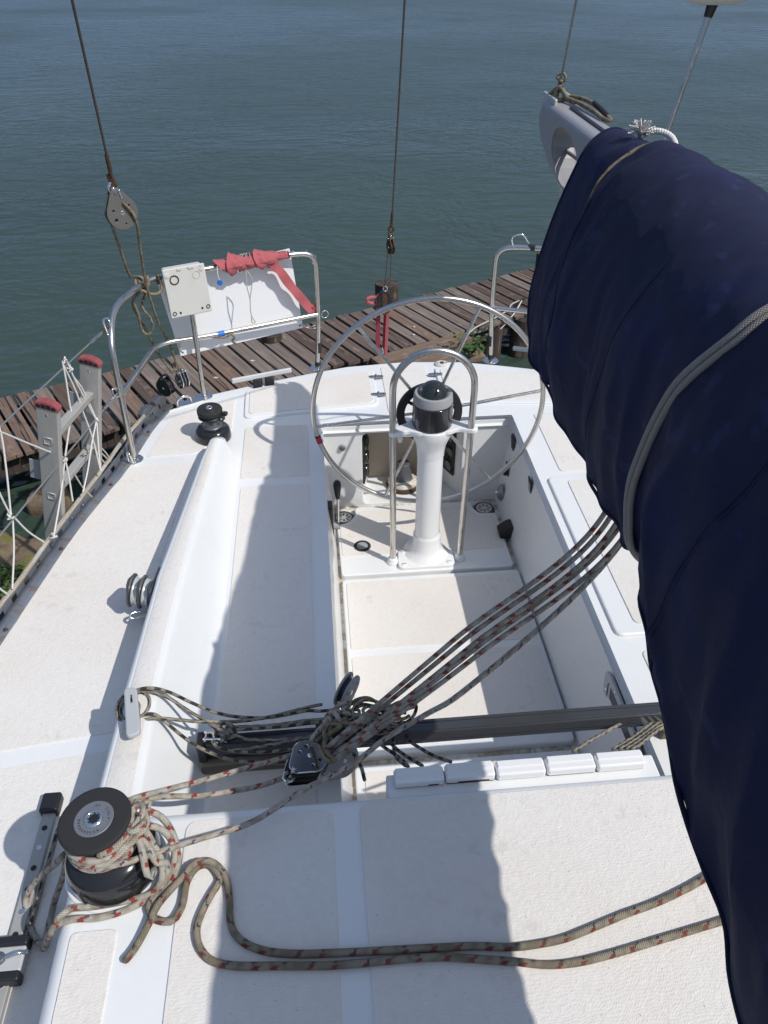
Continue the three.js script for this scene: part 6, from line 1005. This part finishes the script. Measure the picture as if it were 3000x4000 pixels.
// ---------------------------------------------------------------- lifelines, netting, ladder on the left side
{
  const up0 = [-1.25, 1.075, -2.9], up1 = [-1.443, 1.08, -2.17]; const d = V(up1).sub(V(up0));
  const t = thing('upper_lifeline', 'grey upper lifeline wire with a rusty turnbuckle on the stern rail', 'wire', 'lifelines');
  part(t, 'wire', rod(up0, V(up0).addScaledVector(d, 2.6).toArray(), 0.0032), M.wireGrey);
  part(t, 'turnbuckle', rod(V(up0).addScaledVector(d, 0.05).toArray(), V(up0).addScaledVector(d, 0.2).toArray(), 0.0062), M.steel);
  part(t, 'toggle', rod(up0, V(up0).addScaledVector(d, 0.07).toArray(), 0.0075), M.rust);
  part(t, 'bracket', tube([[-1.246, 1.06, -2.86], [-1.262, 1.1, -2.9], [-1.256, 1.085, -2.95], [-1.246, 1.06, -2.93]], 0.0045), M.chrome);
  const lo0 = [-1.259, 0.813, -2.843], lo1 = [-1.398, 0.79, -2.332]; const e = V(lo1).sub(V(lo0));
  const u = thing('lower_lifeline', 'grey lower lifeline wire shackled to the stern post', 'wire', 'lifelines');
  part(u, 'wire', rod(lo0, V(lo0).addScaledVector(e, 3.2).toArray(), 0.0032), M.wireGrey);
  part(u, 'turnbuckle', rod(V(lo0).addScaledVector(e, 0.06).toArray(), V(lo0).addScaledVector(e, 0.22).toArray(), 0.0062), M.steel);
  part(u, 'shackle', tube([[lo0[0] + 0.004, lo0[1] + 0.02, lo0[2] - 0.004], [lo0[0] - 0.012, lo0[1] + 0.026, lo0[2] + 0.012], [lo0[0] - 0.008, lo0[1], lo0[2] + 0.018], [lo0[0] + 0.004, lo0[1] - 0.012, lo0[2] + 0.004]], 0.0045), M.chrome);
  const n = thing('safety_netting', 'knotted white cord netting laced between lifelines and toe rail', 'netting');
  const nets = [[[-1.336, 1.104, -2.558], [-1.339, 1.031, -2.549], [-1.343, 0.957, -2.534], [-1.345, 0.91, -2.525], [-1.357, 0.861, -2.483], [-1.374, 0.789, -2.421]], [[-1.33, 1.098, -2.581], [-1.325, 1.008, -2.6], [-1.316, 0.899, -2.632], [-1.308, 0.798, -2.662]], [[-1.336, 1.088, -2.559], [-1.328, 0.963, -2.587], [-1.326, 0.866, -2.597], [-1.323, 0.757, -2.609], [-1.324, 0.603, -2.603]], [[-1.327, 1.074, -2.592], [-1.327, 1.032, -2.594], [-1.318, 0.963, -2.625], [-1.309, 0.829, -2.658], [-1.308, 0.797, -2.663]], [[-1.308, 0.792, -2.663], [-1.315, 0.716, -2.635], [-1.324, 0.601, -2.602]], [[-1.309, 0.795, -2.657], [-1.327, 0.733, -2.592], [-1.345, 0.66, -2.527], [-1.362, 0.605, -2.463]], [[-1.375, 0.785, -2.419], [-1.395, 0.689, -2.344], [-1.41, 0.629, -2.288], [-1.424, 0.577, -2.236]], [[-1.374, 0.779, -2.42], [-1.377, 0.699, -2.408], [-1.382, 0.617, -2.393]], [[-1.459, 1.117, -2.11], [-1.443, 1.062, -2.167], [-1.413, 0.94, -2.28], [-1.377, 0.803, -2.409]], [[-1.444, 1.147, -2.165], [-1.444, 1.064, -2.165], [-1.453, 0.941, -2.132], [-1.466, 0.799, -2.083]], [[-1.47, 0.963, -2.068], [-1.469, 0.881, -2.072], [-1.467, 0.798, -2.082]], [[-1.465, 0.786, -2.087], [-1.477, 0.688, -2.042], [-1.496, 0.574, -1.975]], [[-1.464, 0.785, -2.091], [-1.454, 0.691, -2.129], [-1.439, 0.597, -2.182]], [[-1.514, 0.684, -1.907], [-1.509, 0.619, -1.928], [-1.504, 0.581, -1.944]]];
  nets.forEach((p, i) => part(n, 'cord', tube(p, 0.0033, { radial: 7 }), M.cord));
  [[-1.334, 1.103, -2.566], [-1.308, 0.798, -2.662], [-1.374, 0.786, -2.419], [-1.467, 0.796, -2.081], [-1.425, 0.575, -2.235], [-1.327, 1.055, -2.593]].forEach((k, i) => { const q = rng(40 + i), pts = []; for (let j = 0; j < 9; j++) pts.push([k[0] + (q() - 0.5) * 0.022, k[1] + (q() - 0.5) * 0.022, k[2] + (q() - 0.5) * 0.026]); part(n, 'knot', tube(pts, 0.0034), M.cord); });
  const lash = thing('ladder_lashing', 'brown string lashing the ladder rung to the toe rail', 'string');
  const LW2 = [[[-1.355, 0.686, -2.63], [-1.34, 0.671, -2.685], [-1.329, 0.617, -2.723], [-1.322, 0.555, -2.75]], [[-1.358, 0.685, -2.619], [-1.343, 0.667, -2.672], [-1.333, 0.609, -2.709], [-1.324, 0.553, -2.743]], [[-1.345, 0.67, -2.668], [-1.342, 0.631, -2.676], [-1.335, 0.575, -2.704]], [[-1.389, 0.654, -2.506], [-1.384, 0.592, -2.525], [-1.376, 0.527, -2.554], [-1.369, 0.472, -2.58]], [[-1.389, 0.643, -2.509], [-1.382, 0.575, -2.531], [-1.369, 0.482, -2.579]], [[-1.367, 0.703, -2.588], [-1.356, 0.682, -2.628], [-1.366, 0.689, -2.591]]];
  LW2.forEach((p) => part(lash, 'string', tube(p, 0.0032), M.cordTan));
}
{
  // aluminium ladder standing outside the hull
  const t = thing('boarding_ladder', 'aluminium ladder with red end caps leaning against the hull side', 'ladder');
  const A = new THREE.Vector3(-1.463, 0.55, -2.386), B = new THREE.Vector3(-1.388, 0.55, -2.699);
  const rung = B.clone().sub(A).normalize(), dir = new THREE.Vector3(0.972 * 0.115, 0.5, 0.233 * 0.115).normalize(), wide = dir.clone().cross(rung).normalize(); if (wide.x < 0) wide.negate();
  const zAx = wide.clone().cross(dir).normalize();
  const frame = (P) => new THREE.Matrix4().makeBasis(wide, dir, zAx).setPosition(P);
  const face = zAx.z > 0 ? 1 : -1; // side of the rail that looks forward
  for (const P of [A, B]) {
    const m = frame(P), put = (g) => g.applyMatrix4(m);
    const top = 0.5, low = -1.55;
    const r = part(t, 'rail', put(box(-0.037, 0.037, low, top, -0.013, 0.013, 0.003)), M.ladder);
    const cs = new THREE.ExtrudeGeometry(toShape([[-0.04, 0], [0.04, 0], [0.04, 0.012], [0.028, 0.021], [0, 0.026], [-0.028, 0.021], [-0.04, 0.012]]), { depth: 0.027, bevelEnabled: true, bevelSize: 0.0015, bevelThickness: 0.0015, bevelSegments: 1 }); cs.translate(0, top - 0.003, -0.0135);
    const c = part(t, 'end_cap', put(cs), M.redCap);
    for (let k = 0; k < 4; k++) part(c, 'cap_slot', put(box(-0.034 + k * 0.0175, -0.0195 + k * 0.0175, top, top + (k === 1 || k === 2 ? 0.015 : 0.011), face > 0 ? 0.0145 : -0.0165, face > 0 ? 0.0165 : -0.0145, 0.0005)), M.black);
    for (let k = 0; k < 17; k++) part(c, 'cap_rib', put(box(-0.0375 + k * 0.0045, -0.0353 + k * 0.0045, top + 0.0105 + 0.013 * (1 - Math.pow((k - 8) / 9, 2)), top + 0.0125 + 0.013 * (1 - Math.pow((k - 8) / 9, 2)), -0.0145, 0.0145, 0)), M.redCap);
    part(r, 'rivet', put(place(lathe([[0, 0.002], [0.0045, 0.001], [0.0055, 0]], 12), [0, top - 0.028, face * 0.013], [face * Math.PI / 2, 0, 0])), M.chrome);
    for (const y of [0.365, 0.115, -0.135]) part(r, 'rung_socket', put(place(new THREE.TorusGeometry(0.0185, 0.0032, 6, 4).rotateZ(Math.PI / 4), [0, y, face * 0.0135])), M.ladder);
  }
  const at = (P, y) => P.clone().addScaledVector(dir, y);
  for (let k = 0; k < 7; k++) { const y = 0.365 - 0.25 * k, m = new THREE.Matrix4().makeBasis(wide, dir, zAx); const g = new RoundedBoxGeometry(0.03, 0.03, A.distanceTo(B) + 0.02, 2, 0.004); m.setPosition(at(A, y).add(at(B, y)).multiplyScalar(0.5)); part(t, 'rung', g.applyMatrix4(m), M.ladder); }
  for (const [P, y] of [[A, 0.2], [B, 0.3]]) part(t, 'hinge_plate', box(-0.09, -0.03, y - 0.045, y + 0.04, -0.016, -0.0125, 0.0012).applyMatrix4(frame(P)), M.greyPlastic);
}

// ---------------------------------------------------------------- dock
const DOCK_Y = -0.25;
{
  const F0 = new THREE.Vector2(-2.569, -4.816), F1 = new THREE.Vector2(1.575, -6.845), N0 = new THREE.Vector2(-2.376, -4.057), N1 = new THREE.Vector2(1.256, -5.822);
  const u = F1.clone().sub(F0).normalize(), per = new THREE.Vector2(-u.y, u.x); // along the dock; across, towards the boat is +
  const w = N0.clone().sub(F0).dot(per); const side = Math.sign(w), width = Math.abs(w);
  const t = thing('wooden_dock', 'narrow weathered plank jetty running behind the stern of the boat', 'dock');
  const q = rng(321); const pitch = 0.1185, yaw = Math.atan2(-u.y, u.x);
  const geos = [0, 1, 2, 3, 4].map((k) => { const g = new RoundedBoxGeometry(0.103, 0.028, width * 1.0, 1, 0.004); const p = g.attributes.position; for (let i = 0; i < p.count; i++) { const z = p.getZ(i), x = p.getX(i); p.setXYZ(i, x + 0.003 * perlin.noise(z * 5 + k * 7, k, x * 20), p.getY(i) + 0.002 * perlin.noise(x * 20, z * 4, k * 3), z + 0.012 * perlin.noise(x * 30, k * 5, 0) * Math.sign(z)); } g.computeVertexNormals(); const m = metreUV(g); const uv = m.attributes.uv; for (let i = 0; i < uv.count; i++) uv.setXY(i, uv.getX(i) + k * 0.37, uv.getY(i) + k * 0.21); return m; });
  for (let i = -14; i < 62; i++) {
    const s = i * pitch + (q() - 0.5) * 0.006; const c = F0.clone().addScaledVector(u, s).addScaledVector(per, w / 2 + (q() - 0.5) * 0.022 );
    const m = part(t, 'plank', geos[Math.floor(q() * 5)], M.planks[Math.floor(q() * 4)]);
    m.position.set(c.x, DOCK_Y - 0.014 + (q() - 0.5) * 0.006, c.y); m.rotation.set((q() - 0.5) * 0.008, yaw + 0.06 + (q() - 0.5) * 0.02, (q() - 0.5) * 0.03); m.scale.set(0.9 + 0.13 * q(), 1, 0.98 + 0.04 * q());
  }
  const along = (off, y0, y1, th, mat, name, s0 = -1.8, s1 = 7.6) => { const c = F0.clone().addScaledVector(u, (s0 + s1) / 2).addScaledVector(per, side * off); part(t, name, place(metreUV(new RoundedBoxGeometry(s1 - s0, y1 - y0, th, 1, 0.006)), [c.x, (y0 + y1) / 2, c.y], [0, yaw, 0]), mat); };
  along(0.12, DOCK_Y - 0.18, DOCK_Y - 0.033, 0.06, M.piling, 'stringer'); along(width - 0.1, DOCK_Y - 0.18, DOCK_Y - 0.033, 0.06, M.piling, 'stringer');
  // pale boards at the near edge by the stern
  const bd = (a, b, y, wd, th) => { const A = new THREE.Vector2(a[0], a[2]), B = new THREE.Vector2(b[0], b[2]); const c = A.clone().add(B).multiplyScalar(0.5), d = B.clone().sub(A); const m = part(t, 'edge_board', place(metreUV(new RoundedBoxGeometry(d.length(), th, wd, 1, 0.005), true), [c.x, y, c.y], [0, Math.atan2(-d.y, d.x), 0]), M.beam); };
  bd([-0.038, -0.26, -5.126], [0.714, -0.26, -5.502], -0.272, 0.13, 0.04); bd([0.104, -0.3, -5.18], [0.788, -0.3, -5.297], -0.31, 0.2, 0.04);
  // pipe along the near side
  const pp = thing('dock_pipe', 'thin grey water pipe clipped along the side of the jetty', 'pipe');
  const pa = [0.752, -0.3, -5.635], pb = [1.294, -0.3, -5.918]; part(pp, 'pipe', rod(pa, V(pa).add(V(pb).sub(V(pa)).multiplyScalar(2.4)).toArray(), 0.022), M.greyPlastic);
  for (const k of [0.13, 0.8]) { const p = V(pa).lerp(V(pb), k), p2 = V(pa).lerp(V(pb), k + 0.035); part(pp, 'coupling', rod(p.toArray(), p2.toArray(), 0.0245), M.whiteBox); }
  const hs = thing('shore_cable', 'pale and black cables trailing from the jetty past the stern rail', 'cable');
  part(hs, 'cable', tube([[1.31, -0.22, -6.078], [1.169, -0.22, -5.978], [1.104, -0.22, -5.859], [0.944, -0.22, -5.693], [0.78, -0.22, -5.549], [0.682, -0.22, -5.406]], 0.006), M.cordTan);
  part(hs, 'cable', tube([[1.3, -0.2, -6.047], [1.24, -0.2, -5.988], [1.16, -0.24, -5.869], [1.067, -0.32, -5.817], [0.948, -0.4, -5.766], [0.845, -0.45, -5.737]], 0.009), M.black);
  part(hs, 'cable', tube([[1.247, -0.2, -5.987], [1.157, -0.23, -5.831], [1.061, -0.31, -5.765], [0.955, -0.4, -5.736]], 0.005), M.cord);
  // pilings
  const pile = (x, z, top, r, label, cut = 0.06) => { const o = thing('piling', label, 'piling', 'dock pilings'); const g = new THREE.CylinderGeometry(r * 0.97, r * 1.04, top + 1.3, 22, 14); const p = g.attributes.position; for (let i = 0; i < p.count; i++) { const a = Math.atan2(p.getZ(i), p.getX(i)); const k = 1 + 0.07 * perlin.noise(Math.cos(a) * 3 + x, p.getY(i) * 1.1, Math.sin(a) * 3) + 0.03 * perlin.noise(Math.cos(a) * 9, p.getY(i) * 2, Math.sin(a) * 9); p.setX(i, p.getX(i) * k); p.setZ(i, p.getZ(i) * k); if (p.getY(i) > (top + 1.3) / 2 - 0.01) p.setY(i, p.getY(i) + cut * 0.25 * perlin.noise(p.getX(i) * 20, p.getZ(i) * 20, 1)); } g.computeVertexNormals(); const uv = g.attributes.uv; for (let i = 0; i < uv.count; i++) uv.setXY(i, uv.getX(i) * 0.7, uv.getY(i) * (top + 1.3)); g.translate(x, (top - 1.3) / 2, z); part(o, 'log', g, M.piling); };
  const p0 = [0.14, -0.25, -6.141]; pile(p0[0], p0[2] + 0.02, -0.065, 0.1, 'split wooden piling standing behind the red sling');
  const p1 = [-0.8, -0.25, -5.553]; pile(p1[0], p1[2], -0.2, 0.085, 'sawn off piling between planks under the white board');
  const p2 = [0.979, -0.4, -5.822]; pile(p2[0], p2[2], -0.29, 0.09, 'dark piling in the water below the right stern rail');
  const p3 = [1.239, -0.4, -5.858]; pile(p3[0], p3[2], -0.29, 0.09, 'dark piling in the water near the sail cover');
  const p4 = [3.504, 0.322, -6.6]; pile(p4[0] + 0.07, p4[2], p4[1] + 0.1, 0.1, 'dark piling cut by the right edge of the picture');
  const p5 = [1.657, -0.142, -6.9]; pile(p5[0] + 0.06, p5[2], p5[1], 0.12, 'dark piling beyond the jetty half behind the sail cover');
}
// little things lying on the planks
{
  const bits = [[[-0.93, -0.245, -5.188], 'shell fragment on a plank below the white board'], [[-1.175, -0.245, -4.951], 'pale feather on a plank beside the mooring cleat'], [[0.293, -0.245, -5.516], 'white dropping on a plank inside the wheel rim'], [[0.312, -0.245, -5.66], 'white speck on a plank above the dropping']];
  bits.forEach(([p, l], i) => { const g = new THREE.IcosahedronGeometry(1, 1); const q = g.attributes.position; for (let k = 0; k < q.count; k++) q.setXYZ(k, q.getX(k) * (0.02 - 0.003 * i) * (1 + 0.4 * perlin.noise(k, i, 0.5)), q.getY(k) * 0.004, q.getZ(k) * 0.012); g.computeVertexNormals(); g.translate(p[0], p[1] + 0.002, p[2]); single('plank_debris', l, 'debris', g, M.cord, 'debris on the jetty'); });
}
// weeds growing at the dock edge
function weed(name, label, p, n, s, mats, seed) {
  const t = thing(name, label, 'plant', 'weeds'); const q = rng(seed), stems = [], leaves = [[], []];
  for (let i = 0; i < n; i++) {
    const a = q() * 6.28, l = s * (0.5 + 0.7 * q()); const tip = [p[0] + Math.cos(a) * l * 0.8, p[1] + l * (0.35 + 0.6 * q()), p[2] + Math.sin(a) * l * 0.8]; const mid = [p[0] + Math.cos(a) * l * 0.3, p[1] + l * 0.45, p[2] + Math.sin(a) * l * 0.3];
    stems.push(tube([p, mid, tip], 0.0022, { radial: 5, seg: 6, caps: false })); const c = curveOf([p, mid, tip]);
    for (let k = 0; k < 12; k++) { const b = c.getPoint(0.25 + 0.75 * k / 11); const g = new THREE.BufferGeometry(); const ll = 0.03 + 0.025 * q(), wd = 0.008 + 0.006 * q(); g.setAttribute('position', new THREE.Float32BufferAttribute([0, 0, 0, wd, 0.004, ll * 0.5, 0, 0, ll, 0, 0, 0, 0, 0, ll, -wd, 0.004, ll * 0.5], 3)); g.computeVertexNormals(); leaves[q() < 0.78 ? 0 : 1].push(place(g, b.toArray(), [(q() - 0.6) * 1.3, q() * 6.28, (q() - 0.5) * 1.0])); }
  }
  part(t, 'stems', stems, mats[0]).userData.kind = 'stuff'; leaves.forEach((g, i) => { if (g.length) part(t, 'leaves', g, mats[i]).userData.kind = 'stuff'; });
}
weed('weed', 'green weed sprouting from the jetty beside the stern rail', [0.688, -0.28, -5.214], 16, 0.17, [M.leaf, M.leaf], 61);
weed('bank_weed', 'yellow green weed among the rocks at the left edge', [-2.216, -0.55, -3.206], 10, 0.15, [M.leaf, M.leafYellow], 62);
weed('bank_weed', 'small weed on the rocks below the netting', [-2.18, -0.55, -3.326], 6, 0.1, [M.leaf, M.leafYellow], 63);
// rocks of the bank
function rock(p, s, label, seed) { const g = new THREE.IcosahedronGeometry(1, 4); const q = g.attributes.position; for (let i = 0; i < q.count; i++) { const v = new THREE.Vector3().fromBufferAttribute(q, i); const k = 1 + 0.35 * perlin.noise(v.x * 1.2 + seed, v.y * 1.2, v.z * 1.2) + 0.12 * perlin.noise(v.x * 3 + seed, v.y * 3, v.z * 3) + 0.05 * perlin.noise(v.x * 9, v.y * 9 + seed, v.z * 9); const sq = (e, c) => Math.tanh(e * 1.5) * c; v.x = sq(v.x * k + 0.15 * v.y, 0.95); v.y = sq(v.y * k, 0.8); v.z = sq(v.z * k - 0.2 * v.y, 0.92); q.setXYZ(i, v.x * s[0], v.y * s[1], v.z * s[2]); } g.computeVertexNormals(); g.rotateY(seed); g.translate(...p); single('rock', label, 'rock', metreUV(g), M.rock, 'rocks along the bank'); }
rock([-2.175, -0.6, -4.04], [0.13, 0.12, 0.13], 'mossy pale rock behind the foot of the ladder', 1.3);
rock([-2.167, -0.62, -3.567], [0.15, 0.1, 0.13], 'flat grey rock by the tube under the netting', 2.9);
rock([-2.354, -0.62, -3.611], [0.15, 0.12, 0.17], 'large brown rock at the left picture edge', 4.1);
rock([-2.267, -0.62, -3.43], [0.16, 0.1, 0.15], 'broken rock overgrown with weed at the left edge', 5.7);
rock([-2.307, -0.62, -3.318], [0.22, 0.12, 0.2], 'dark rock low at the left edge under the tube', 7.7);
rock([-2.217, -0.64, -3.473], [0.12, 0.08, 0.11], 'small rock wedged between the larger bank rocks', 8.2);

renderer.render(scene, camera);
